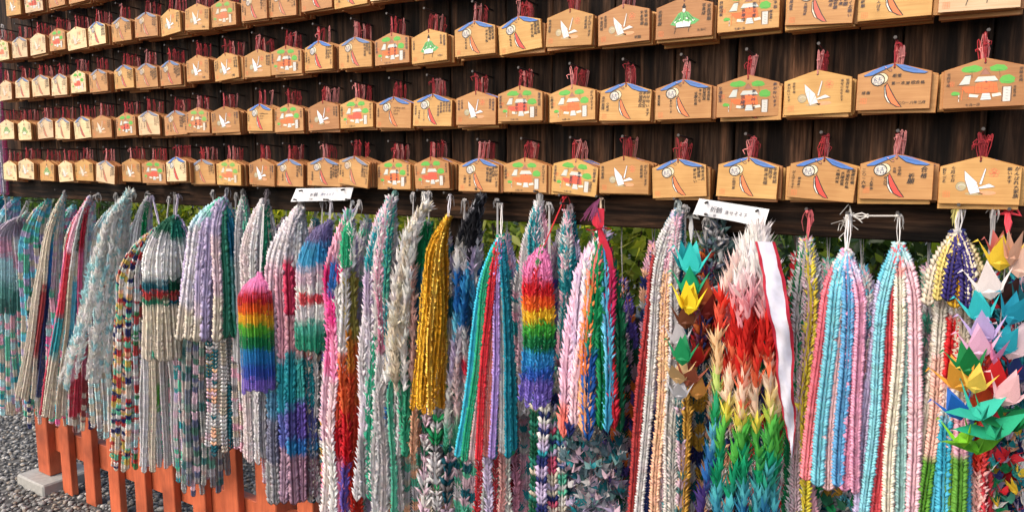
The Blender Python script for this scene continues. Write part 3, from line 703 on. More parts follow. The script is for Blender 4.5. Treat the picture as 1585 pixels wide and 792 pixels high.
def fan(c, R_, v, e, s, q): return e * s * R_ + v * q * R_
def cord_to(m, a, b, r, col, sag=0.0, n=5):
    a, b = Vector(a), Vector(b)
    m.tube([a.lerp(b, k / n) + Vector((0, 0, -sag * math.sin(math.pi * k / n))) for k in range(n + 1)], r, 4, col)
BUNDLES = {}
def garland(label, nailp, apex, bot, wid, d, cols, sw=.0145, pitch=.008, h=1.25, back=None, fanout=.3, top=None, shoulder=None, spiky=.14, rag=.03,
            cord=(176, 172, 170), tuft=1.35, mat=None, seed=None, axis_top=None, with_nail=True, group='garlands of folded paper cranes', single=False, thick=.62, flat_=1.0, tw=.9, feathery=False, dome=.75):
    """nailp: picture point of the nail; apex: where the strands fan out; bot: picture point of the bundle's lower middle"""
    rs = np.random.default_rng((sum((i + 1) * ord(ch) for i, ch in enumerate(label))) % 99991)
    rr = random.Random(int(rs.integers(1 << 30)))
    dn = min(max(d, .03), .07)
    N = at(nailp[0], nailp[1], dn); A = at(apex[0], apex[1], min(d, dn + .6 * max(0, d - dn))); C = at(bot[0], bot[1], d)
    if d < .03 and label[:4] != 'blue': N = at(nailp[0], nailp[1] + 6, -.05); A = at(apex[0], apex[1], -.02)   # hung from the back of the wall
    v = np.array([CAM[0] - C[0], CAM[1] - C[1], 0]); v /= np.linalg.norm(v); e = np.array([-v[1], v[0], 0])
    if bot[0] < 480 and d > .03:
        wid *= 1.22; ex = 2 if feathery else 5; cols = [cols[int(i * len(cols) / (len(cols) + ex))] for i in range(len(cols) + ex)]
    if bot[0] < 480 and not feathery: sw *= .88; spiky = min(spiky, .1)
    R_ = wid / 2 * depth(C) / FPX; rad = max(.01, R_ - sw * .8)
    T = empty('crane_garland', A, label, 'garland', group)
    if with_nail: nail(N[0], N[2])
    ztop = at(apex[0], (top if top is not None else apex[1]), d)[2]; zb = C[2]; zs = at(apex[0], shoulder, d)[2] if shoulder else A[2] - max(.5 * (A[2] - zb), .0) * .45
    Ls = max(A[2] - zs, .03); full = A[2] - zb
    nf = len(cols); nb = back if back is not None else nf
    items = []
    for i in range(nf):
        s = -1 + 2 * (i + .5) / nf + rr.uniform(-.06, .06); items.append((s, thick * math.sqrt(max(0, 1 - s * s)) + ((.09 if i % 2 else -.06) if spiky <= .1 else 0) + rr.uniform(-.05, .08), cols[i], True))
    for i in range(nb):
        s = (-1 + 2 * (i + .5) / nb) * .93 + rr.uniform(-.08, .08); items.append((s, -thick * math.sqrt(max(0, 1 - s * s)) * rr.uniform(.2, 1), cols[rr.randrange(nf)], False))
    th = MB(); tc = lin(cord)
    for s, q, spec, front in items:
        o = e * s * rad + v * q * rad
        zend = zb + rr.uniform(-1, 1) * rag * full * .5 + (0 if front else rr.uniform(-.02, .06) * full)
        z0 = ztop - rr.uniform(0, .012)
        zz = np.linspace(z0, zend, 26); fr = np.clip((A[2] - zz) / Ls, 0, 1); g = np.sin(fr * math.pi / 2) ** dome
        lf = np.clip((A[2] - zz) / full, 0, 1); k = (1 - fanout) * g + fanout * lf
        ax = A[None, :2] + (C - A)[None, :2] * ((1 - fanout) * g + fanout * lf)[:, None]
        ph = rr.uniform(0, 6.28); wob = (.003 if spiky <= .1 else .006) * np.sin(ph + (A[2] - zz) * rr.uniform(8, 16)) * np.clip(fr, 0, 1)
        path = np.stack([ax[:, 0] + o[0] * k + e[0] * wob, ax[:, 1] + o[1] * k + e[1] * wob, zz], 1)
        yaw = math.atan2(e[1], e[0]) + rr.gauss(0, min(.4, 1.6 * spiky)) + (s * .35)
        w_ = sw * rr.uniform(.92, 1.1)
        th.tube([Vector(p) for p in (A - A, (path[0] - A) * .5 + np.array([0, 0, .002]), path[0] - A)], .0006 * tw, 3, tc * rr.uniform(.7, 1.05))
        if single:   # cranes large enough to tell apart: each one its own piece on its thread
            tm = MB(); pp = path - A; tm.tube([Vector(p) for p in pp[::4]], .0008, 3, tc)
            so = obj('strand', tm.mesh('strand', THREAD), T); so.location = (0, 0, 0)
            arr = np.asarray(path); seg = np.linalg.norm(np.diff(arr, axis=0), axis=1); sl = np.concatenate([[0], np.cumsum(seg)])
            n = int(sl[-1] / pitch); qq = (np.arange(n) + .5) * pitch; P = np.stack([np.interp(qq, sl, arr[:, c]) for c in range(3)], 1)
            cc = colours(spec, P, rs, 9.0)
            for j in range(n):
                co = bpy.data.objects.new('paper_crane', CRANE['s']); link(co, so)
                co.location = Vector(P[j] - A); co.scale = (sw * rr.uniform(1.6, 2.3), sw * 1.9, sw * rr.uniform(1.25, 1.75))
                co.rotation_euler = (rr.gauss(0, .16), rr.gauss(0, .16), yaw + rr.gauss(0, .5)); co.color = (*[float(min(.95, c)) for c in cc[j]], 1)
        else:
            V, F, c = strand_arrays(path, pitch * rr.uniform(.95, 1.08), w_, w_ * h, spec, yaw, rs, spiky, A, flat_, *((XV, XF) if feathery else (RV, RF) if spiky <= .1 else (UV, UF)))
            obj('strand', mesh('strand', V, F, mat or PAPER, c), T)
    obj('thread', th.mesh('thread', THREAD), T)
    # hanging cord with its knot and loose ends
    m = MB(); dv = Vector(N - A)
    for k in range(4):
        off = Vector((rr.uniform(-.004, .004), rr.uniform(-.003, .003), 0)); m.tube([dv + off * .4, dv.lerp(Vector(), .5) + off * 1.4, off * .3], .0013 * tuft, 4, tc * rr.uniform(.7, 1.1))
    for base, cnt, sp in ((dv, int(8 * tuft), .016), (Vector((0, 0, .006)), int(8 * tuft), .014)):
        for k in range(cnt):
            a = rr.uniform(0, 6.28); L = rr.uniform(.5, 1.3) * sp; ca, sa = math.cos(a), math.sin(a) * .6; dr = rr.uniform(.6, 2.4)
            up_ = rr.uniform(-.1, .35); pts = [base, base + Vector((ca * L * .35, sa * L * .4, L * up_)), base + Vector((ca * L * .62, sa * L * .7, -L * rr.uniform(.1, .4))), base + Vector((ca * L * rr.uniform(.4, .9), sa * L, -L * dr * .5)), base + Vector((ca * L * rr.uniform(.1, .9), sa * L * .7, -L * dr))]
            m.tube(pts, [.0011 * tuft, .0013 * tuft, .0013 * tuft, .0011 * tuft, .0005], 4, tc * rr.uniform(.35, .85))
        m.tube([base + Vector((-.004, 0, 0)), base + Vector((0, -.003, .002)), base + Vector((.004, 0, 0))], .0042 * tuft ** .5, 6, tc * .9)
    obj('cord', m.mesh('cord', THREAD), T)
    BUNDLES[label] = (T, A, C, R_, v, e)
    return T, A, C, R_, v, e

W_ = (234, 231, 227); CRM = (218, 206, 184); BEI = (210, 198, 180); GRY = (202, 199, 200); DGR = (150, 148, 150); LAV = (190, 176, 206); MAU = (204, 176, 190)
PNK = (232, 178, 196); HOT = (246, 120, 176); RED_ = (200, 36, 48); SAL = (236, 128, 116); PEA = (238, 184, 150); ORG = (236, 128, 50); YEL = (236, 204, 60); GLD = (206, 160, 60)
GRN = (20, 140, 82); DKG = (14, 84, 60); MNT = (96, 190, 160); TEA = (40, 150, 160); DTE = (22, 96, 110); SKY = (110, 200, 222); BLU = (46, 120, 190); NAV = (34, 44, 100); PUR = (110, 90, 176); PAQ = (182, 220, 224)
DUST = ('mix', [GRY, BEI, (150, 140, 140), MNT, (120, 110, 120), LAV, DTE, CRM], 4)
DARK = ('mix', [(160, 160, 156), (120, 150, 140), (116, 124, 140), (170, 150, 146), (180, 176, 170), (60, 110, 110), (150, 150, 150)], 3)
RAIN = [(0, (250, 140, 190)), (460, RED_), (474, (232, 96, 30)), (490, (240, 178, 40)), (508, (90, 176, 50)), (526, (20, 128, 72)), (546, (36, 128, 190)), (572, (50, 84, 176)), (590, (128, 104, 196))]
RAIN2 = [(0, (250, 140, 188)), (446, (214, 30, 40)), (470, (236, 96, 34)), (484, (244, 190, 40)), (508, (70, 176, 60)), (528, (18, 118, 66)), (552, (50, 150, 206)), (578, (46, 96, 186)), (596, (130, 112, 200))]
def mx(*c, run=3): return ('mix', list(c), run)

# ---- far left
garland('pink and white tasselled garland by the board\'s left end', (4, 40), (4, 60), (5, 300), 16, .05, [PNK, LAV, W_, HOT], .012, back=2, with_nail=False)
garland('blue topped garland at the left edge under the plaques', (6, 292), (8, 304), (6, 470), 44, .02, [(40, 120, 170), TEA, (60, 140, 180), TEA, W_], .014)
garland('long cream garland reaching nearest the gravel at the left edge', (8, 300), (14, 440), (12, 640), 44, .03, [CRM, BEI, W_, BEI, CRM, CRM, BEI], .012)
garland('short mauve garland with dark teal ends at the left edge', (42, 312), (30, 338), (18, 482), 50, .09, [[(0, (190, 176, 190)), (378, (226, 170, 190)), (404, PAQ), (446, (110, 170, 160)), (472, (70, 120, 110))]] * 3 + [[(0, (190, 170, 190)), (374, W_), (400, (226, 180, 196)), (424, (190, 220, 220)), (456, (90, 150, 140))]] * 3, .014, spiky=.25)
garland('garland with one strand fading from teal to indigo', (100, 296), (100, 304), (66, 612), 60, .06, [BEI, [(0, CRM), (450, (170, 66, 66)), (560, BEI)], [(0, TEA), (400, (36, 120, 170)), (450, NAV), (540, (56, 44, 90)), (580, GRY)], [(0, (60, 170, 180)), (390, BLU), (450, NAV), (560, (60, 70, 120))], mx(GRY, BEI, MAU), [(0, W_), (480, PNK)], mx(W_, PAQ, MAU), BEI], .013, fanout=.8)
garland('shabby mixed tips below the teal and indigo strands', (75, 300), (85, 420), (74, 650), 66, .02, [mx(BEI, DKG, GRY, NAV, run=2), mx(GRY, BEI), mx(MNT, GRY, BEI, run=2), mx(BEI, (110, 90, 90)), BEI], .013, spiky=.35, rag=.1, with_nail=False)
garland('garland with crimson strand above and pink strands below', (152, 300), (140, 306), (104, 640), 66, .10, [[(0, PNK), (400, (196, 50, 66)), (500, TEA), (560, BEI)], [(0, W_), (430, CRM), (560, BEI)], [(0, (90, 150, 200)), (340, DKG), (395, CRM), (440, SKY), (520, (40, 120, 160)), (600, BEI)], [(0, (200, 44, 64)), (395, (224, 120, 160)), (450, (50, 120, 170)), (500, PNK), (600, (206, 70, 90))], [(0, (200, 44, 64)), (395, (224, 110, 150)), (560, (206, 70, 90))], [(0, LAV), (330, W_), (470, (216, 120, 150)), (590, (196, 70, 80))], mx(W_, LAV, PAQ)], .0135, fanout=.8)
garland('dull red and beige tips under the fluffy white garland', (180, 300), (170, 440), (140, 662), 60, .03, [mx(BEI, (150, 90, 84), GRY), mx((150, 70, 70), BEI), mx(DGR, BEI, NAV), mx(BEI, (160, 110, 100)), BEI], .014, spiky=.3, with_nail=False)
garland('fluffy white and pale aqua garland, widest on the left side', (206, 296), (200, 300), (150, 580), 96, .15, [mx(W_, W_, PAQ, run=3), W_, mx(PAQ, W_, W_, run=3), W_, mx(W_, W_, PAQ, run=2), W_, mx(PAQ, W_, W_, run=2), W_], .0175, .010, 1.1, spiky=.3, rag=.14, fanout=.8, cord=(190, 190, 185), tuft=1.5, feathery=True)
garland('white garland with one dark green strand at its top', (228, 298), (232, 304), (206, 560), 60, .05, [W_, GRY, [(0, GRN), (380, GRY)], mx(GRY, CRM, MAU), mx(LAV, GRY)], .014, fanout=.8, tuft=1.4)
garland('long multicoloured confetti garland with red and green flecks', (236, 304), (248, 352), (212, 716), 66, .09, [mx(W_, (190, 60, 60), (206, 180, 90), MNT, GRY, NAV, PEA, BEI, run=2)] * 2 + [mx((190, 60, 60), W_, (60, 140, 90), GRY, PAQ, MAU, run=2), mx(W_, (180, 70, 66), DKG, CRM, LAV, GRY, run=2), mx(DKG, W_, GRY, (170, 70, 70), BEI, run=2), mx(MNT, W_, MAU, BEI, run=2)], .0135, .0085, 1.4, spiky=.2, fanout=.4, cord=(170, 160, 180))
garland('cream garland with a dark green and red band around its middle', (276, 302), (272, 338), (266, 552), 72, .13, [[(0, DKG), (372, GRY), (388, W_), (442, DTE), (456, (170, 50, 50)), (466, (40, 120, 90)), (476, CRM), (520, BEI)]] * 3 + [[(0, (30, 120, 100)), (380, W_), (440, DKG), (458, (190, 60, 60)), (466, DTE), (478, CRM), (520, BEI)]] * 3 + [[(0, LAV), (370, MAU), (400, W_), (450, CRM), (530, BEI)]], .0150, .0095, 1.5, spiky=.18, fanout=.2, shoulder=420, cord=(160, 150, 165), dome=.5)
garland('mint strand garland tucked left of the cream banded one', (262, 306), (258, 350), (240, 552), 30, .12, [[(0, LAV), (420, MNT), (500, (120, 190, 190))], MNT, mx(MAU, PNK, BEI)], .012, fanout=.6, back=1, with_nail=False)
garland('grey beige garland with one orange red strand below the cream one', (270, 300), (268, 480), (262, 716), 76, .05, [GRY, BEI, [(0, BEI), (600, (90, 160, 60)), (640, GRY)], (196, 190, 190), GRY, [(0, (196, 76, 40)), (660, DUST[1][0])], mx(GRY, MAU), DGR], .0135, with_nail=False)
garland('lavender, sage green and teal garland under the shrine plaques', (352, 292), (346, 312), (332, 520), 96, .10, [[(0, PAQ), (360, (206, 200, 206)), (490, BEI)], [(0, MNT), (350, LAV), (470, (206, 190, 200)), (505, BEI)], LAV, LAV, [(0, LAV), (380, (216, 190, 196)), (470, BEI)], (74, 160, 128), (60, 152, 118), [(0, TEA), (350, (30, 110, 140)), (410, (110, 176, 170)), (500, (60, 150, 120))], [(0, GRY), (420, MNT)]], .0215, .0105, 1.6, spiky=.12, fanout=.45, cord=(150, 145, 150))
garland('dark mottled garland hanging low in front of a red picket', (330, 296), (330, 470), (318, 745), 62, .06, [DARK, mx(DGR, (70, 110, 96), (90, 96, 126), MAU, run=3), DARK, mx(DGR, (110, 170, 150), GRY, run=3), DARK, DGR], .0145, spiky=.22, rag=.12, with_nail=False)
garland('large leaved dull garland with green and white tips', (366, 300), (360, 470), (358, 690), 66, .05, [mx(MAU, GRY, DTE, PEA, run=2), mx(W_, BEI, GRY), [(0, DGR), (600, DTE)], mx(GLD, BEI, CRM), mx(TEA, DTE)], .017, .014, 1.2, spiky=.25, rag=.1, with_nail=False)
garland('small grey garland hung behind the lavender one', (376, 294), (378, 306), (384, 560), 36, .04, [GRY, (150, 150, 156), MNT, GRY], .014, fanout=.5)
garland('grey garland with a dark green strand behind the bright rainbow', (414, 294), (410, 312), (412, 705), 60, .06, [(206, 190, 190), GRY, GRY, mx(GRY, MAU), [(0, (30, 130, 96)), (560, GRY)], [(0, BEI), (480, MAU)], GRY], .0185, .0100, 1.5, fanout=.3, cord=(130, 120, 126))
garland('small bright rainbow garland from pink down to violet', (408, 318), (402, 428), (401, 603), 46, .20, [RAIN] * 7, .0105, .0078, 1.3, fanout=.12, shoulder=464, spiky=.16, rag=.07, cord=(236, 232, 228), tuft=.6, with_nail=False, dome=.5)
garland('long garland passing from pale pink through teal to violet', (466, 312), (464, 326), (456, 768), 74, .09, [[(0, (214, 206, 208)), (420, (212, 178, 190)), (560, (120, 160, 160)), (610, (70, 120, 150)), (660, (110, 110, 130)), (730, DGR)], [(0, (214, 206, 208)), (430, (206, 150, 166)), (570, TEA), (620, (40, 140, 160)), (650, (90, 100, 170)), (705, (160, 130, 150))], [(0, (200, 192, 196)), (415, (214, 66, 100)), (500, (216, 160, 170)), (556, TEA), (600, (40, 160, 170)), (640, (96, 90, 160)), (690, (50, 130, 180)), (712, (176, 140, 156))], [(0, W_), (425, (200, 50, 90)), (520, (220, 170, 170)), (566, (70, 180, 176)), (630, PUR), (690, BLU), (712, (170, 130, 150))], [(0, GRY), (420, (206, 80, 110)), (540, SAL), (560, TEA), (640, (90, 96, 160)), (690, (60, 120, 160)), (715, (150, 120, 130))], mx(GRY, MAU, (120, 150, 150))], .022, .0105, 1.5, spiky=.14, fanout=.25, cord=(190, 180, 178))
garland('blue, white, red and green banded garland under the left paper tag', (512, 312), (510, 348), (490, 542), 70, .16, [[(0, (120, 110, 150)), (388, (70, 160, 200)), (426, (222, 196, 206)), (452, W_), (462, (206, 80, 86)), (478, (206, 200, 200)), (506, (70, 160, 140)), (526, (40, 140, 110))]] * 4 + [[(0, (110, 100, 150)), (385, (50, 140, 190)), (424, (226, 190, 200)), (440, (216, 210, 210)), (464, (200, 70, 80)), (476, W_), (508, (90, 170, 150)), (524, (30, 130, 100))]] * 4, .0115, .0075, 1.35, fanout=.2, shoulder=420, spiky=.14, rag=.02, cord=(170, 165, 170), dome=.5)
garland('ashen garland hanging below the banded blue and green one', (500, 310), (492, 500), (484, 770), 56, .05, [mx(GRY, BEI, DGR), mx(MAU, BEI, GRY), GRY, mx(DGR, DTE, BEI)], .0145, spiky=.2, with_nail=False)
garland('long garland of hot pink, orange and red strands', (546, 312), (540, 336), (530, 800), 76, .13, [[(0, (236, 170, 190)), (425, (206, 40, 110)), (470, HOT), (590, (226, 186, 200)), (690, (232, 220, 214))], [(0, PNK), (415, (40, 100, 170)), (470, (240, 70, 150)), (520, (246, 150, 190)), (600, (234, 206, 210)), (700, W_)], [(0, MNT), (412, (236, 60, 130)), (450, W_), (590, (226, 90, 60)), (665, (196, 26, 40)), (722, (230, 140, 170))], [(0, (60, 170, 120)), (414, W_), (560, (232, 110, 60)), (650, (206, 30, 40)), (730, PUR)], [(0, LAV), (440, (190, 166, 70)), (520, (226, 150, 60)), (590, (226, 90, 50)), (690, (216, 50, 36))], [(0, PAQ), (430, (170, 160, 80)), (540, (230, 120, 60)), (640, (210, 60, 40))]], .018, .0095, 1.5, spiky=.15, fanout=.45, cord=(190, 190, 190))
garland('green looped strand at the head of the pink and red garland', (556, 312), (542, 346), (540, 416), 22, .16, [(44, 170, 120), (40, 160, 112), W_], .013, fanout=.2, back=1, with_nail=False)
garland('pale lavender garland with mint strands ending in loops', (612, 296), (606, 312), (588, 768), 84, .10, [(206, 200, 204), [(0, TEA), (430, (190, 170, 196)), (500, (206, 196, 206)), (690, DGR)], [(0, W_), (530, (60, 172, 136))], (214, 204, 204), [(0, PNK), (470, (196, 120, 146)), (560, GRY)], [(0, MNT), (480, TEA), (560, (206, 200, 200))], [(0, TEA), (470, GRY), (560, BLU), (670, (190, 180, 190))], (196, 186, 186), [(0, GRY), (650, MNT)]], .0175, .0095, 1.4, fanout=.5, cord=(130, 180, 170), tuft=1.4)
garland('feathery cream garland with a peach strand beside the gold one', (656, 298), (658, 322), (614, 590), 66, .16, [W_, CRM, [(0, W_), (480, CRM)], W_, [(0, W_), (420, (236, 190, 176))]], .021, .012, 1.25, spiky=.34, fanout=.6, rag=.12, back=3, cord=(226, 222, 214), tuft=.9, feathery=True)
garland('jade strands hanging beneath the feathery cream garland', (660, 300), (640, 500), (628, 706), 44, .14, [GRY, (70, 180, 140), (66, 172, 132), PEA], .0155, .010, 1.3, spiky=.2, fanout=.2, back=2, with_nail=False)
garland('grey rope strands hanging longest below the cream garland', (640, 300), (628, 560), (600, 792), 60, .10, [GRY, (190, 182, 182), MNT, (200, 194, 192)], .0145, with_nail=False, fanout=.1)
garland('deep green garland turning blue behind the gold one', (664, 298), (664, 348), (656, 560), 40, .10, [[(0, GRN), (430, (40, 120, 150))], [(0, GRN), (430, (50, 130, 160))], [(0, DKG), (440, (36, 110, 140))]], .0145, fanout=.3, with_nail=False)
garland('glossy gold foil garland', (697, 302), (694, 338), (664, 632), 58, .19, [(200, 148, 36), (232, 184, 60), (186, 132, 30), (240, 200, 90), (196, 144, 36), (222, 172, 56), (170, 116, 26)], .0105, .006, 1.1, mat=FOIL, fanout=.5, spiky=.16, rag=.05, cord=(200, 196, 200), tuft=.7)
garland('black and grey topped garland with blue strands below', (746, 296), (744, 308), (716, 700), 72, .12, [[(0, (150, 150, 156)), (350, (30, 30, 36)), (385, W_), (430, (40, 110, 176)), (500, SKY), (540, LAV), (600, W_), (670, MNT), (705, DKG)], [(0, (36, 36, 40)), (400, GRY), (425, (46, 130, 190)), (520, (200, 190, 200)), (570, (214, 190, 190)), (660, (80, 160, 130))], [(0, (28, 28, 34)), (420, (60, 150, 190)), (470, (30, 90, 150)), (520, GRY), (566, (206, 60, 80)), (592, GRY), (664, (60, 150, 120))], [(0, (24, 24, 30)), (395, LAV), (440, (50, 130, 170)), (520, MAU), (600, GRY), (660, GRN)], [(0, (80, 80, 86)), (380, GRY), (460, (70, 120, 160)), (540, GRY)]], .018, .012, 1.3, spiky=.3, fanout=.45, cord=(140, 140, 146), tuft=1.6, feathery=True)
garland('garland of large grey and green chevrons at the bottom edge', (720, 310), (700, 600), (684, 800), 96, .06, [mx(GRY, DKG, MAU, run=1), mx(DGR, GRY, GRN, run=1), mx((150, 140, 140), MAU, DTE, run=1), mx(GRN, GRY, DGR, run=1)], .024, .017, 1.2, spiky=.3, with_nail=False)
Q = garland('wide garland of red, white, green and turquoise ropes', (776, 316), (775, 370), (753, 704), 112, .20, [(64, 190, 214), (34, 160, 116), (236, 206, 206), (208, 44, 56), (240, 140, 124), (186, 156, 220), (232, 226, 222), (30, 140, 160), (36, 150, 166)], .0128, .0082, 1.35, spiky=.09, fanout=.72, rag=.04, cord=(220, 214, 208), tuft=.7, thick=.4, back=6)
garland('crimson and lavender strands hanging under the rope garland', (770, 310), (770, 560), (768, 800), 84, .10, [(176, 40, 50), [(0, GRY), (700, DARK[1][0])], (200, 186, 214), (150, 40, 50), (226, 170, 164), (206, 206, 200), (214, 150, 170)], .0145, .0085, 1.2, spiky=.2, with_nail=False)
garland('grey haired garland with turquoise strands beside the second rainbow', (836, 300), (834, 318), (826, 640), 64, .08, [(206, 200, 200), [(0, TEA), (440, GRY)], (214, 190, 200), [(0, TEA), (430, PNK)], [(0, W_), (420, MAU)], [(0, PNK), (480, (130, 80, 120))]], .0145, fanout=.4, cord=(206, 202, 198), tuft=1.7)
garland('second rainbow garland, beneath the red looped cord', (874, 306), (840, 386), (830, 626), 60, .20, [RAIN2] * 3 + [[(0, (30, 140, 70)), (425, RED_), (470, (236, 110, 40)), (484, (244, 200, 50)), (508, (90, 180, 60)), (528, (18, 118, 66)), (552, (50, 150, 206)), (578, (46, 96, 186)), (596, (130, 112, 200))]] + [RAIN2] * 4, .0105, .0078, 1.35, fanout=.15, shoulder=428, spiky=.2, rag=.06, cord=(196, 36, 44), tuft=.9, with_nail=True, dome=.5)
garland('grey and teal garland half hidden behind the second rainbow', (882, 318), (880, 330), (880, 600), 50, .05, [mx(GRY, TEA, PNK), [(0, GRY), (400, TEA)], mx(TEA, GRY), [(0, PNK), (390, TEA)], mx(DTE, LAV)], .0145, fanout=.4, cord=(180, 160, 160), tuft=1.5)
garland('teal, navy and pink chevron strands below the second rainbow', (850, 316), (850, 560), (848, 800), 76, .11, [mx((40, 130, 110), DKG, CRM, run=1), mx(W_, TEA, LAV, NAV, run=1), mx(MNT, CRM, NAV, (206, 90, 120), LAV, run=1), mx(W_, (60, 110, 170), MNT, BEI, run=1)], .0185, .0145, 1.55, spiky=.1, with_nail=False)
U_ = garland('garland of pink, orange, green and light blue strands with a red bow', (931, 308), (931, 372), (914, 664), 122, .16, [[(0, (236, 190, 210)), (640, SAL)], [(0, (222, 200, 222)), (632, NAV)], [(0, W_), (470, (240, 200, 206))], [(0, SAL), (450, (238, 134, 70)), (600, (242, 166, 116))], [(0, (18, 140, 84)), (560, (30, 90, 166))], (16, 136, 80), [(0, (60, 150, 210)), (420, (110, 200, 232)), (600, (90, 190, 226))], [(0, (200, 40, 90)), (560, (206, 40, 56))], (12, 96, 62)], .0185, .0095, 1.7, spiky=.12, fanout=.5, rag=.09, cord=(200, 176, 150), tuft=.8, back=5)
garland('long straight garland of grey, peach and pale pink ropes', (1050, 312), (1050, 330), (1010, 815), 92, .12, [[(0, GRY), (400, mx(1)[1] and (170, 60, 60))], (206, 202, 200), [(0, LAV), (560, (190, 170, 196)), (640, NAV)], [(0, PNK), (430, (240, 196, 156)), (700, (236, 190, 160))], (226, 196, 200), [(0, GRY), (640, (216, 206, 200))], [(0, (90, 120, 136)), (350, DTE), (420, (24, 84, 120))]], .0155, .007, 1.0, spiky=.1, fanout=.5, cord=(150, 158, 156), tuft=1.6, thick=.45, back=5)
garland('faded teal and gold strands hanging below the silver foil crane', (1060, 320), (1054, 590), (1046, 815), 46, .12, [(70, 130, 136), (200, 194, 188), mx((90, 130, 130), DTE, MAU), (206, 160, 70)], .0145, with_nail=False)
garland('crumpled slate grey garland behind the turquoise cranes', (1102, 335), (1104, 348), (1108, 470), 56, .05, [mx(DGR, (90, 100, 120), GRY, (70, 96, 96), run=1)] * 5, .02, .013, .8, spiky=.7, cord=(130, 140, 134))
garland('burnt orange and maroon garland behind the turquoise cranes', (1094, 340), (1092, 400), (1088, 560), 40, .06, [mx((150, 60, 30), (120, 40, 24), ORG, run=2), mx(NAV, (130, 40, 30), run=2), mx((180, 90, 40), (90, 40, 70), run=2), mx(RED_, (90, 30, 40), run=2)], .02, .014, 1.8, spiky=.2, with_nail=False)
YC = lambda a: [(t + (20 if t else 0), c) for t, c in [(0, (238, 232, 230)), (430, (242, 212, 212)), (444 + a, (240, 180, 186)), (478 + a, (206, 42, 36)), (556 + a, (234, 120, 84)), (582 + a, (244, 214, 190)), (622 + a, (232, 218, 90)), (646 + a, (90, 186, 80)), (694 + a, (24, 156, 110)), (738 + a, (80, 176, 186)), (780 + a, (50, 130, 170)), (815 + a, (40, 90, 150))]]
Y_ = garland('big crane garland running from white through red to green and blue', (1178, 345), (1172, 366), (1146, 820), 150, .17, [[(0, W_), (420, (240, 214, 206)), (476, (214, 50, 34)), (516, (244, 206, 160)), (600, (190, 220, 120)), (622, (40, 164, 104)), (674, (90, 170, 200)), (706, (46, 110, 176)), (764, (80, 60, 130))], YC(-6), YC(20), YC(0), YC(14), YC(-4), YC(8)], .0245, .0165, spiky=.2, fanout=.35, shoulder=500, single=True, back=3, cord=(196, 190, 186), tuft=1.6, rag=.0)
garland('slim garland of grey, mauve and yellow strands beside the sash', (1252, 328), (1248, 376), (1236, 800), 66, .10, [(20, 130, 80), GRY, (206, 180, 190), (222, 206, 70), (206, 204, 196), [(0, DGR), (480, PNK)]], .0155, .008, 1.2, fanout=.45, cord=(206, 96, 100), tuft=1.0)
garland('garland of white, coral and sky blue ropes tied with white string', (1314, 334), (1310, 392), (1288, 752), 104, .17, [[(0, W_), (425, (238, 126, 140)), (640, (240, 140, 150))], (130, 206, 222), [(0, W_), (500, (236, 196, 200))], (104, 170, 214), (232, 160, 190), [(0, (206, 200, 220)), (440, (232, 166, 192))]], .0148, .0064, 1.0, spiky=.08, fanout=.4, rag=.06, cord=(214, 210, 206), tuft=1.2, thick=.4, back=3)
garland('garland of lavender, pale blue, coral and mint ropes', (1391, 334), (1391, 382), (1366, 812), 110, .15, [[(0, SKY), (450, (196, 186, 220))], (140, 206, 218), (232, 96, 104), [(0, (232, 110, 116)), (430, (232, 226, 208))], (170, 214, 210), [(0, PAQ), (420, (236, 196, 206))]], .0142, .0062, 1.0, spiky=.08, fanout=.4, cord=(206, 202, 196), tuft=.7, thick=.4, back=3)
garland('garland with navy skirts above and red, white and blue ropes', (1484, 322), (1482, 364), (1456, 815), 92, .14, [(222, 214, 200), [(0, W_), (470, (214, 206, 196)), (560, (236, 190, 176)), (720, (90, 150, 50))], [(0, NAV), (470, (236, 210, 200)), (496, (206, 34, 40)), (602, (240, 210, 206)), (650, (90, 190, 214))], [(0, (56, 44, 110)), (470, W_), (500, (204, 34, 40)), (606, (240, 214, 210)), (656, (60, 170, 200)), (750, (80, 180, 210))], [(0, YEL), (490, (206, 190, 170)), (640, (236, 180, 176)), (716, (110, 160, 60))], [(0, NAV), (450, (206, 196, 180)), (640, PNK), (720, (100, 160, 60))], [(0, CRM), (640, (70, 160, 190))]], .0148, .0064, 1.05, spiky=.09, fanout=.45, cord=(222, 212, 130), tuft=1.5, thick=.45, back=4)
garland('short navy and cream skirt of strands at the head of that garland', (1486, 322), (1482, 364), (1480, 470), 96, .17, [CRM, (220, 200, 120), (56, 48, 120), (50, 42, 108), (226, 176, 46), (60, 50, 116), (54, 44, 110), CRM, (210, 196, 150)], .0145, .0085, 1.1, spiky=.1, fanout=.3, back=3, with_nail=False, shoulder=430, rag=.2)
garland('red rope hanging under the cluster of giant cranes', (1540, 320), (1520, 560), (1514, 815), 46, .12, [[(0, (210, 60, 40)), (745, (240, 196, 190))], [(0, (214, 50, 40)), (740, (236, 180, 176))], (200, 60, 70)], .0165, .009, 1.2, with_nail=False, fanout=.1)
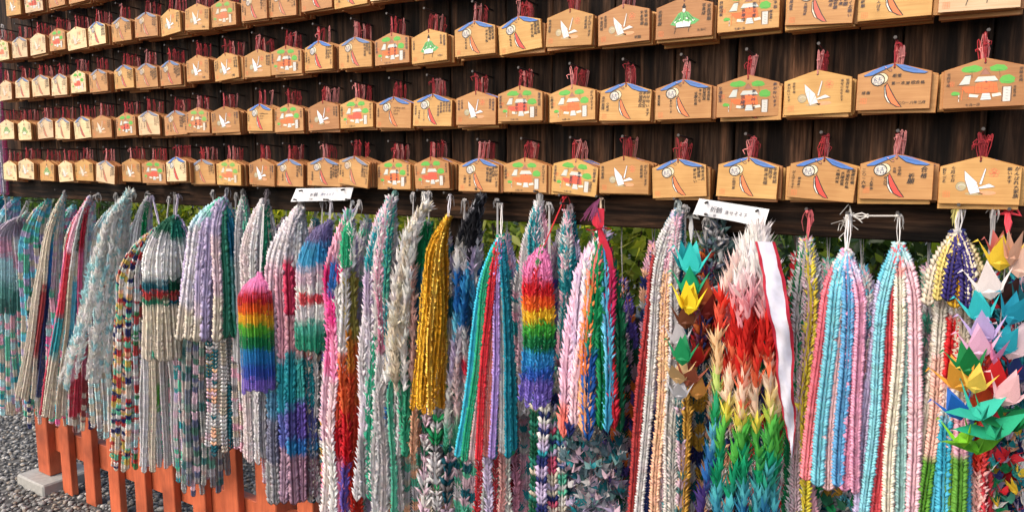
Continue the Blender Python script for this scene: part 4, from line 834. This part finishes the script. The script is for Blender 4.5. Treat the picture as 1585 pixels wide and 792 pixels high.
# ---- behind everything, seen in the gaps
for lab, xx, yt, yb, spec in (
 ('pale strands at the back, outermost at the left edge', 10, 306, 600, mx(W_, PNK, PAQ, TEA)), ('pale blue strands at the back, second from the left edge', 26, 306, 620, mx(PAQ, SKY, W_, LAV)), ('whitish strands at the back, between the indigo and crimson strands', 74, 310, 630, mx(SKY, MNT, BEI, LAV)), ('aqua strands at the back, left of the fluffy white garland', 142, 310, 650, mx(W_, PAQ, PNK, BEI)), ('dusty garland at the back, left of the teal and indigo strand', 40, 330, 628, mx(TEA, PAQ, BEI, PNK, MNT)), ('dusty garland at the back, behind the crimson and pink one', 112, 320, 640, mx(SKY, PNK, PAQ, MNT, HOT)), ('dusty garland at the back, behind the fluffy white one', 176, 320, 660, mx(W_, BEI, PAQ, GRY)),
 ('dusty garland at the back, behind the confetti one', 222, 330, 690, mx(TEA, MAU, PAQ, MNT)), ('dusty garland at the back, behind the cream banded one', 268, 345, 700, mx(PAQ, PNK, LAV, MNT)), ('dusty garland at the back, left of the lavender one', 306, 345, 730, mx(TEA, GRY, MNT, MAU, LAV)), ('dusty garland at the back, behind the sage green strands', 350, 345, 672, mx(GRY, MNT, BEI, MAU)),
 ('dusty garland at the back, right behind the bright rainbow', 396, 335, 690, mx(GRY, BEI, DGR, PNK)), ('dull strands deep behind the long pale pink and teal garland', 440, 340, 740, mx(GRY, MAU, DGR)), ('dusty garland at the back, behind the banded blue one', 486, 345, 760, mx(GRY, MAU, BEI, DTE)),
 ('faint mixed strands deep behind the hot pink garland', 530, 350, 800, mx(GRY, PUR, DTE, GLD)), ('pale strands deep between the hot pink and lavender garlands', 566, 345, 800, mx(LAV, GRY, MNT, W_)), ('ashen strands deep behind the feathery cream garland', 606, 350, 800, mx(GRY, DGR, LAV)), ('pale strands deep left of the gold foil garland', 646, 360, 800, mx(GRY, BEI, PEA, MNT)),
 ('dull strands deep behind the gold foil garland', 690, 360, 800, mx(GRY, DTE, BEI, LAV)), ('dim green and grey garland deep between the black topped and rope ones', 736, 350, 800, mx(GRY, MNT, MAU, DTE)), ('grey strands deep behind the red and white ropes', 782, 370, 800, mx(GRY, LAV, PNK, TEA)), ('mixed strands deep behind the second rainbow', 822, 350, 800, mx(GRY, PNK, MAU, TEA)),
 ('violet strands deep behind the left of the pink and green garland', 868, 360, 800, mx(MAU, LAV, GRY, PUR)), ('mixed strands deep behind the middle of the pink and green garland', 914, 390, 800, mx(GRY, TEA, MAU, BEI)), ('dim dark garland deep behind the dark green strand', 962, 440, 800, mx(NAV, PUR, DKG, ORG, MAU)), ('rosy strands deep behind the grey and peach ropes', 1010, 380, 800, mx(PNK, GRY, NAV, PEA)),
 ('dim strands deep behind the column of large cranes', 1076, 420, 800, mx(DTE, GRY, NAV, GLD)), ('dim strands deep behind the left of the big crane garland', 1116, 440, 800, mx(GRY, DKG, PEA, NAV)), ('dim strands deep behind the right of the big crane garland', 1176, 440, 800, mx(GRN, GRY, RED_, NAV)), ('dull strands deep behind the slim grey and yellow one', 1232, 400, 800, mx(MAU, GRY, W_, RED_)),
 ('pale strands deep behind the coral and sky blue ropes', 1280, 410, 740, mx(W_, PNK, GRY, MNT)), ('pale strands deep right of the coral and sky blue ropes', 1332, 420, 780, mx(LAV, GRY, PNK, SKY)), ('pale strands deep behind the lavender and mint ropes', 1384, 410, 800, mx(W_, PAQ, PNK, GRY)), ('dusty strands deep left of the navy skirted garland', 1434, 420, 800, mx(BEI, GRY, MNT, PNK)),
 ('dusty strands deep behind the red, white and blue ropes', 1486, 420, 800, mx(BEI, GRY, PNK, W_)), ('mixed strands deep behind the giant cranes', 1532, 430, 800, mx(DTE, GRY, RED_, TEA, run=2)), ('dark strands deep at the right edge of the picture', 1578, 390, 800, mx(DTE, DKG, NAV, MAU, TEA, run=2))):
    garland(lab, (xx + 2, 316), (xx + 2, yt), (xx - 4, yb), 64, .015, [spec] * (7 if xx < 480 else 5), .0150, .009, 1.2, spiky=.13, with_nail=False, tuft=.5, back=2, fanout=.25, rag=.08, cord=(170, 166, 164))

# ---- loose cranes threaded close together
def crane_pile(label, x0, x1, y0, y1, d, pal, size, n, up=(40, 62, 74), spread=.05, seed=1, nailp=None):
    r = random.Random(seed); c = at((x0 + x1) / 2, y0, d); T = empty('crane_garland', c, label, 'garland', 'garlands of folded paper cranes')
    m = MB(); nz = at(nailp[0], nailp[1], .05) if nailp else c + np.array([0, 0, .2])
    m.tube([Vector(nz - c), Vector((0, 0, 0))], .0012, 4, lin((180, 176, 170))); obj('cord', m.mesh('cord', THREAD), T)
    k = 0
    rows = max(1, int((y1 - y0) / (size * 330))); 
    for i in range(n):
        y = y0 + (y1 - y0) * (i + r.random()) / n; x = r.uniform(x0, x1); p = at(x, y, d + r.uniform(-spread, spread))
        loose_crane(T, 'paper_crane', p, size * r.uniform(.8, 1.2), (r.gauss(0, .5), r.gauss(0, .5), r.uniform(0, 6.28)), r.choice(pal), r.choice(up))
    return T
crane_pile('tangled mass of faded teal and lilac cranes under the pink and green garland', 872, 966, 676, 800, .10, [TEA, GRY, LAV, (120, 160, 160), MAU, DTE, (96, 120, 130), (130, 130, 140), (70, 90, 100)], .042, 200, seed=4)
crane_pile('small mixed cranes crowding the lower right corner', 1530, 1592, 630, 800, .08, [TEA, W_, RED_, MNT, LAV, NAV, PEA, GRN, YEL], .040, 110, seed=5)
crane_pile('dark green cranes showing under the coral and sky blue ropes', 1236, 1330, 750, 800, .06, [DKG, GRN, (40, 60, 50), GLD, DTE], .05, 34, seed=6)
def big_cranes(label, nailp, cordcol, apex, d, lst):
    A = at(apex[0], apex[1], d); N = at(nailp[0], nailp[1], .06); T = empty('crane_garland', A, label, 'garland', 'garlands of folded paper cranes'); nail(N[0], N[2])
    m = MB(); c = lin(cordcol); dv = Vector(N - A)
    for k in range(4): m.tube([dv + Vector((random.uniform(-.004, .004), 0, 0)), dv * .5 + Vector((random.uniform(-.005, .005), -.003, 0)), Vector()], .0026, 5, c)
    for s in (-1, 1): m.tube([dv, dv + Vector((.012 * s, -.004, .008)), dv + Vector((.02 * s, -.004, -.006)), dv + Vector((.004 * s, -.004, -.002))], .0035, 5, c)
    zl = at(apex[0], max(q[1] for q in lst), d)[2]; m.tube([Vector(), Vector((0, 0, zl - A[2]))], .001, 4, lin((200, 196, 190)))
    obj('cord', m.mesh('cord', THREAD), T)
    for x, y, sz, col, up, rot, dd in lst:
        p = at(x, y, d + dd); loose_crane(T, 'paper_crane', p, .9 * sz * depth(p) / FPX, (rot[1], -rot[0], rot[2] + (1.35 if up > 30 else .3)), col, up)
    return T
big_cranes('giant multicoloured origami cranes clustered at the right edge', (1561, 328), (214, 60, 72), (1560, 360), .16, [
 (1548, 408, 88, YEL, 74, (0, 0, .3), .02), (1566, 400, 84, PEA, 74, (0, .1, 1.2), .03), (1545, 392, 70, SAL, 74, (0, -.1, 1.0), .0), (1578, 420, 80, (240, 200, 180), 74, (0, .1, .2), .01),
 (1532, 452, 92, (236, 226, 224), 74, (0, -.15, .2), .04), (1556, 470, 90, (70, 40, 36), 74, (0, .2, .9), .0), (1518, 490, 86, (50, 190, 196), 74, (.1, -.2, .1), .05), (1566, 492, 86, (34, 150, 176), 62, (0, .3, .6), .04),
 (1522, 522, 90, (196, 176, 226), 74, (.1, -.1, .2), .06), (1516, 546, 86, (244, 190, 220), 74, (.1, -.1, .4), .08), (1540, 556, 70, (248, 160, 204), 62, (0, .2, 1.4), .07), (1552, 540, 84, (44, 180, 200), 62, (0, .3, .5), .05), (1566, 545, 92, (232, 206, 214), 74, (0, .25, .2), .04),
 (1500, 572, 88, (16, 136, 70), 62, (0, -.2, .5), .09), (1488, 596, 92, (240, 170, 60), 62, (.1, -.4, .2), .09), (1510, 600, 74, (248, 214, 90), 62, (.2, .1, .3), .11), (1540, 598, 92, (206, 36, 40), 74, (.1, 0, .3), .08), (1556, 618, 92, (248, 196, 200), 74, (.1, .25, .3), .10),
 (1484, 640, 80, (30, 100, 190), 62, (0, -.4, .4), .10), (1512, 640, 104, (60, 196, 170), 18, (.3, .25, .2), .12), (1534, 668, 116, (44, 176, 130), 18, (.3, .3, .1), .12), (1562, 655, 116, (22, 140, 76), 18, (.2, .3, .3), .09), (1488, 682, 84, (130, 204, 40), 18, (.3, -.2, .6), .13), (1510, 692, 100, (110, 196, 50), 18, (.2, .2, .1), .10),
 (1520, 630, 80, (220, 80, 40), 62, (0, 0, .6), .06), (1575, 585, 80, (44, 60, 120), 62, (0, .2, .8), .02), (1580, 470, 76, (30, 110, 120), 62, (0, .2, 1), .0)])
big_cranes('column of large cranes, turquoise and yellow on top', (1070, 334), (150, 150, 148), (1070, 372), .15, [
 (1070, 418, 86, (50, 196, 190), 74, (0, .05, .15), .02), (1062, 412, 76, (40, 180, 186), 74, (0, -.1, 1.2), .0), (1068, 452, 82, (20, 160, 110), 74, (0, 0, .4), .02), (1066, 476, 84, (244, 214, 40), 74, (0, 0, .1), .04), (1064, 474, 66, (236, 196, 30), 74, (0, .1, 1.3), .04), (1062, 500, 72, (110, 60, 34), 74, (0, 0, .6), .03),
 (1092, 470, 76, (170, 80, 40), 74, (0, 0, .5), .0), (1096, 486, 70, (120, 36, 30), 74, (0, .1, 1), .0), (1052, 530, 66, (190, 186, 190), 74, (0, -.1, .3), .02), (1056, 556, 74, (20, 140, 84), 74, (0, 0, .2), .04), (1050, 585, 78, (206, 170, 120), 40, (0, 0, .2), .04), (1066, 588, 76, (170, 90, 66), 40, (0, .2, .6), .03), (1052, 612, 62, (200, 200, 206), 62, (.2, 0, .4), .04), (1078, 560, 60, (190, 40, 36), 62, (0, 0, .9), .0), (1080, 610, 66, (236, 170, 90), 62, (0, 0, .9), .0)])

# ------------------------------------------------------------------ bows, sash, strings, paper tags
def bow():
    A = U_[1]; T = empty('ribbon_bow', A + np.array([0, -.012, .03]), 'red cloth bow knotted above the pink and green garland', 'bow')
    m = MB(); c = lin((196, 36, 60))
    def band(pts, ws):
        V = []; F = []
        for i, (p, ww) in enumerate(zip(pts, ws)): V += [(p[0] - ww, p[1], p[2]), (p[0], p[1] - .006, p[2] + .002), (p[0] + ww, p[1], p[2])]
        for i in range(len(pts) - 1):
            for k in (0, 1): F.append((3 * i + k, 3 * i + k + 1, 3 * i + 4 + k, 3 * i + 3 + k))
        m.add(V, F, c)
    band([(0, 0, .05), (-.004, -.004, .03), (0, -.008, .01), (.004, -.01, 0)], [.012, .018, .015, .006])
    band([(.002, -.006, .002), (-.016, -.008, -.006), (-.03, -.006, -.002)], [.006, .008, .006]); band([(.004, -.006, 0), (.014, -.008, -.03), (.026, -.006, -.06), (.034, -.006, -.10)], [.006, .012, .012, .010]); band([(.004, -.006, .002), (.022, -.01, .004), (.03, -.006, .0)], [.006, .01, .006])
    obj('ribbon', m.mesh('ribbon', PAPER), T)
    m = MB(); r = random.Random(2)
    for k in range(34):
        a = r.uniform(-.7, .7); L = r.uniform(.02, .05); m.tube([(0, 0, .075), (-.012 + .5 * L * math.sin(a) * .5, -.006, .07 - L * .3), (-.02 + L * math.sin(a), -.008 + r.uniform(-.006, .006), .066 - L)], .0011, 3, lin((120, 50, 90)) * r.uniform(.6, 1.1))
    obj('tassel', m.mesh('tassel', THREAD), T)
bow()
def sash():
    pts = [(1184, 374, 15), (1192, 410, 16), (1201, 450, 17), (1209, 500, 16), (1214, 550, 13.5), (1217, 600, 11.5), (1221, 640, 10), (1224, 675, 6), (1227, 706, 1)]
    T = empty('sash', at(1182, 366, .26), 'white sash with red borders draped down the big crane garland', 'sash'); o = np.array(T.location)
    P = np.array([at(x, y, .20 + .10 * min(1, i / 3)) for i, (x, y, w_) in enumerate(pts)]); Wd = np.array([w_ * depth(p) / FPX for p, (_, _, w_) in zip(P, pts)])
    tt = np.linspace(0, len(pts) - 1, 40); ii = np.arange(len(pts)); P = np.stack([np.interp(tt, ii, P[:, k]) for k in range(3)], 1); Wd = np.interp(tt, ii, Wd)
    P[:, 1] += .006 * np.sin(tt * 2.1); sd = np.array([.93, .36, 0])
    for nm, a, b, col, off in (('cloth', -.76, .76, (216, 216, 228), 0), ('border', -1, -.72, (176, 34, 54), .0014), ('border', .72, 1, (176, 34, 54), .0014)):
        V = []; F = []
        for i, p in enumerate(P):
            for k, u in enumerate(np.linspace(a, b, 5)): V.append(p + sd * u * Wd[i] + np.array([0, -.004 * math.cos(u * 2) + (.004 * math.sin(tt[i] * 3 + u * 3) + .0035 * math.sin(tt[i] * 7.3 - u * 4)) * min(1, tt[i]) - off, 0]) - o)
        for i in range(len(P) - 1):
            for k in range(4): F.append((i * 5 + k, i * 5 + k + 1, i * 5 + 6 + k, i * 5 + 5 + k))
        obj(nm, mesh(nm, V, F, PAPER, np.repeat(lin(col)[None] * .9, len(V), 0), smooth=True), T)
sash()
def string():
    a, b = at(1316, 334, .065), at(1390, 334, .072); m = MB(); r = random.Random(4); c = lin((200, 196, 190)); d = Vector(b - a)
    m.tube([d * .0, d * .25 + Vector((0, 0, .006)), d * .38, d], .0016, 5, c); m.tube([d * .05, d * .22 + Vector((0, 0, -.008)), d * .38], .0016, 5, c); m.tube([d * .05, d * .22 + Vector((0, -.002, -.001)), d * .38], .0012, 5, c)
    m.tube([d * .36 + Vector((0, 0, -.003)), d * .39, d * .36 + Vector((0, -.002, .003))], .003, 5, c)
    for k in range(16):
        q = Vector((r.gauss(-.004, .004), r.gauss(0, .004), r.gauss(-.012, .016))); m.tube([q, q + Vector((r.gauss(0, .008), r.gauss(0, .004), r.gauss(0, .008))), q + Vector((r.gauss(0, .014), r.gauss(-.004, .004), r.gauss(-.01, .012)))], .0008, 3, c * r.uniform(.6, 1))
    o = obj('tie_string', m.mesh('tie_string', THREAD), None, a); tag(o, 'frayed white string tied straight across between two nails', 'string')
string()
def paper_tag(label, quad, d, lines, seed):
    P = [at(x, y, d) for x, y in quad]; o = np.array(P[0]); T = empty('paper_tag', o, label, 'paper tag', 'white paper tags pinned below the plaques')
    n = 12; V = []; F = []; r = random.Random(seed)
    def pt(u, v, lift=0): 
        a = P[0] * (1 - u) + P[1] * u; b = P[3] * (1 - u) + P[2] * u; p = a * (1 - v) + b * v
        return p - o + np.array([0, -.005 * math.sin(u * 5 + seed) * (.4 + v) - lift, 0])
    for i in range(n + 1):
        for j in range(4): V.append(pt(i / n, j / 3))
    for i in range(n):
        for j in range(3): F.append((i * 4 + j, i * 4 + 1 + j, i * 4 + 5 + j, i * 4 + 4 + j))
    obj('paper', mesh('paper', V, F, TAGPAPER, smooth=True), T)
    m = MB(); Wm = np.linalg.norm(P[1] - P[0]); Hm = np.linalg.norm(P[3] - P[0])
    for s, u0, v0, size, col in lines:
        u = u0
        for ch in s:
            if ch == ' ': u += size * .5; continue
            G, Fg, adv = glyph(ch); k = size * r.uniform(.85, 1.1)
            m.add([pt(u + g_[0] * k, v0 - g_[1] * k * Wm / Hm, .0006) for g_ in G], Fg, lin(col)); u += size * .98
    obj('lettering', m.mesh('lettering', PAINT), T)
    for u in (.13, .85):
        q = np.array(pt(u, .16)); mm = MB(); mm.tube([q + np.array([0, .03, .004]), q + np.array([0, -.014, -.001])], .0028, 6); obj('pin', mm.mesh('pin', IRON), T)
paper_tag('white paper tag pinned on the left, lettered in faint ink', [(459, 292), (547, 290), (541, 310), (452, 312)], .085, [('折鶴', .30, .62, .062, (70, 70, 84)), ('清せるる子', .47, .58, .046, (110, 120, 150)), ('下鶴', .30, .9, .036, (80, 80, 92)), ('・・・・・', .40, .9, .03, (120, 120, 136))], 1)
paper_tag('white paper tag pinned askew above the big crane garland', [(1083, 307), (1191, 324), (1183, 352), (1074, 331)], .09, [('折鶴', .20, .66, .085, (54, 54, 66)), ('清せるる子', .41, .66, .066, (60, 60, 74)), ('鶴', .27, .95, .045, (110, 110, 120))], 2)

# ------------------------------------------------------------------ red fence behind the garlands
FD = -.10
_b = onground(70, 750); FX0 = float(_b[0]); FY = float(_b[1]) + .06
fence = empty('picket_fence', (FX0, FY, 0), 'vermilion painted picket fence with black capped posts behind the garlands', 'fence')
H_ = 1.30
def fobj(nm, lo, hi, mat, bev=.003):
    m = MB(); m.box(tuple(np.array(lo) - np.array(fence.location)), tuple(np.array(hi) - np.array(fence.location)), bev); return obj(nm, m.mesh(nm, mat, recalc=True), fence)
xs = FX0; k = 0
PSP = .225
fobj('concrete_footing', (FX0 - .13, FY - .14, -.02), (FX0 + .15, FY + .13, .06), CONCRETE, .008)
def cap(x0, x1, y0, y1, z):
    m = MB(); o = np.array(fence.location); e = .018; a = np.array((x0 - e, y0 - e, z)) - o; b = np.array((x1 + e, y1 + e, z + .07)) - o; cx = (a[0] + b[0]) / 2
    V = [(a[0], a[1], a[2]), (b[0], a[1], a[2]), (b[0], b[1], a[2]), (a[0], b[1], a[2]), (a[0], a[1], b[2]), (b[0], a[1], b[2]), (b[0], b[1], b[2]), (a[0], b[1], b[2]), (cx, a[1], b[2] + .03), (cx, b[1], b[2] + .03)]
    m.add(V, [(0, 3, 2, 1), (0, 1, 5, 8, 4), (1, 2, 6, 5), (2, 3, 7, 9, 6), (3, 0, 4, 7), (4, 8, 9, 7), (5, 6, 9, 8)])
    c = obj('post_cap', m.mesh('post_cap', BLACKCAP, recalc=True), fence)
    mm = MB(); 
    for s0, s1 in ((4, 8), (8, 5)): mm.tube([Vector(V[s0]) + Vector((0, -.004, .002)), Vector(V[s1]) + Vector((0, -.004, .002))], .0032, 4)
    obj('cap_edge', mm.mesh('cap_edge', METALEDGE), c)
while xs < 1.0:
    if k % 8 == 0:
        fobj('post', (xs - .06, FY - .06, 0.062 if k == 0 else 0), (xs + .06, FY + .06, H_ - .02), RED, .004); fobj('post_collar', (xs - .063, FY - .063, H_ - .018), (xs + .063, FY + .063, H_ + .06), BLACKCAP); cap(xs - .063, xs + .063, FY - .063, FY + .063, H_ + .062)
    else:
        fobj('picket', (xs - .045, FY - .057, .0), (xs + .045, FY - .022, H_ - .1), RED); fobj('picket_tip', (xs - .045, FY - .057, H_ - .097), (xs + .045, FY - .022, H_), BLACKCAP)
    xs += PSP; k += 1
for z0 in (.19, .98): fobj('rail', (FX0 + .061, FY - .020, z0), (xs, FY + .025, z0 + .13), RED)

# ------------------------------------------------------------------ shrubs behind the fence
def shrub(label, cx, cy, rx, ry, z0, z1, n, pal, seed, size=.045):
    r = np.random.default_rng(seed); T = empty('shrub', (cx, cy, 0), label, 'shrub', 'shrubs behind the fence')
    m = MB(); rr = random.Random(seed)
    for k in range(11):
        a = rr.uniform(0, 6.28); q = rr.uniform(.3, .95); m.tube([(rr.uniform(-.05, .05), rr.uniform(-.05, .05), 0), (math.cos(a) * rx * q * .4, math.sin(a) * ry * q * .4, z1 * .5), (math.cos(a) * rx * q, math.sin(a) * ry * q, z0 + (z1 - z0) * rr.uniform(.4, .95))], [.012, .008, .003], 5)
    obj('stem', m.mesh('stem', BARK), T)
    u = r.normal(0, 1, (n, 3)); u /= np.linalg.norm(u, axis=1)[:, None]; rad = r.uniform(.25, 1, (n, 1)) ** .5
    clump = r.normal(0, 1, (26, 3)); clump /= np.linalg.norm(clump, axis=1)[:, None]
    P = (u * .45 + clump[r.integers(26, size=n)] * .62) * rad * np.array([rx, ry, (z1 - z0) / 2]) + np.array([0, 0, (z0 + z1) / 2])
    ax = r.normal(0, 1, (n, 3)) + np.array([0, 0, -.4]); ax /= np.linalg.norm(ax, axis=1)[:, None]; sd = np.cross(ax, r.normal(0, 1, (n, 3))); sd /= np.linalg.norm(sd, axis=1)[:, None]; nn = np.cross(ax, sd)
    L = size * r.uniform(.6, 1.3, (n, 1)); V = np.stack([P, P + ax * L * .45 + sd * L * .24 + nn * L * .06, P + ax * L, P + ax * L * .45 - sd * L * .24 + nn * L * .06], 1).reshape(-1, 3)
    F = (np.array([(0, 1, 2), (0, 2, 3)])[None] + (np.arange(n) * 4)[:, None, None]).reshape(-1, 3)
    pal = np.array(pal); c = pal[r.integers(len(pal), size=n)] * r.uniform(.6, 1.3, (n, 1))
    obj('foliage', mesh('foliage', V, F, LEAF, np.repeat(c, 4, 0)), T)
GP = [(.20, .27, .035), (.30, .36, .05), (.10, .17, .03), (.40, .42, .08)]; GD = [(.035, .075, .022), (.06, .11, .03), (.03, .06, .02)]  # GP greens are raised: sunlit brightness is put into the leaf colour
for q, (xx, yy, lab) in enumerate(((-6.6, 2.6, 'leafy yellow green shrub at the far left behind the fence'), (-5.0, 2.4, 'yellow green shrub behind the lavender garlands'), (-3.7, 2.4, 'yellow green shrub behind the left paper tag'), (-2.7, 2.3, 'bright leafy shrub behind the gold foil garland'), (-1.7, 2.2, 'bright leafy shrub behind the gap beside the red bow'), (-.6, 2.2, 'darker green shrub behind the coral and blue ropes'), (.5, 2.2, 'darker green shrub behind the giant cranes'))):
    shrub(lab, xx, yy, .8, .5, .6, 2.05, 1700, GP if q < 5 else GD + GP[:1], 40 + q, .09)
for q, (xx, yy, lab) in enumerate(((-14.5, 4.8, 'distant dark shrub at the very far left behind the garlands'), (-11.0, 3.5, 'dark green shrub beyond the left end of the fence'), (-8.0, 2.5, 'distant dark shrub behind the left end of the fence'), (-4.2, 4.6, 'tall dark shrub behind the middle of the fence'), (-.8, 4.4, 'tall dark shrub behind the right end of the fence'), (2.4, 4.4, 'tall dark shrub far right behind the fence'))):
    shrub(lab, xx, yy, 1.7, .9, .1, 2.5, 5000, GD, 60 + q, .08)
for q, (xx, yy, lab) in enumerate(((-17.0, 1.0, 'large leafy shrub across the gravel, hidden left of the garlands'), (-19.0, -4.0, 'broad leafy shrub across the gravel, far outside to the left'), (-18.0, 7.0, 'large dark shrub across the gravel, far behind the fence'))):
    shrub(lab, xx, yy, 3.0, 2.4, .1, 4.2, 5000, GD, 80 + q, .2)
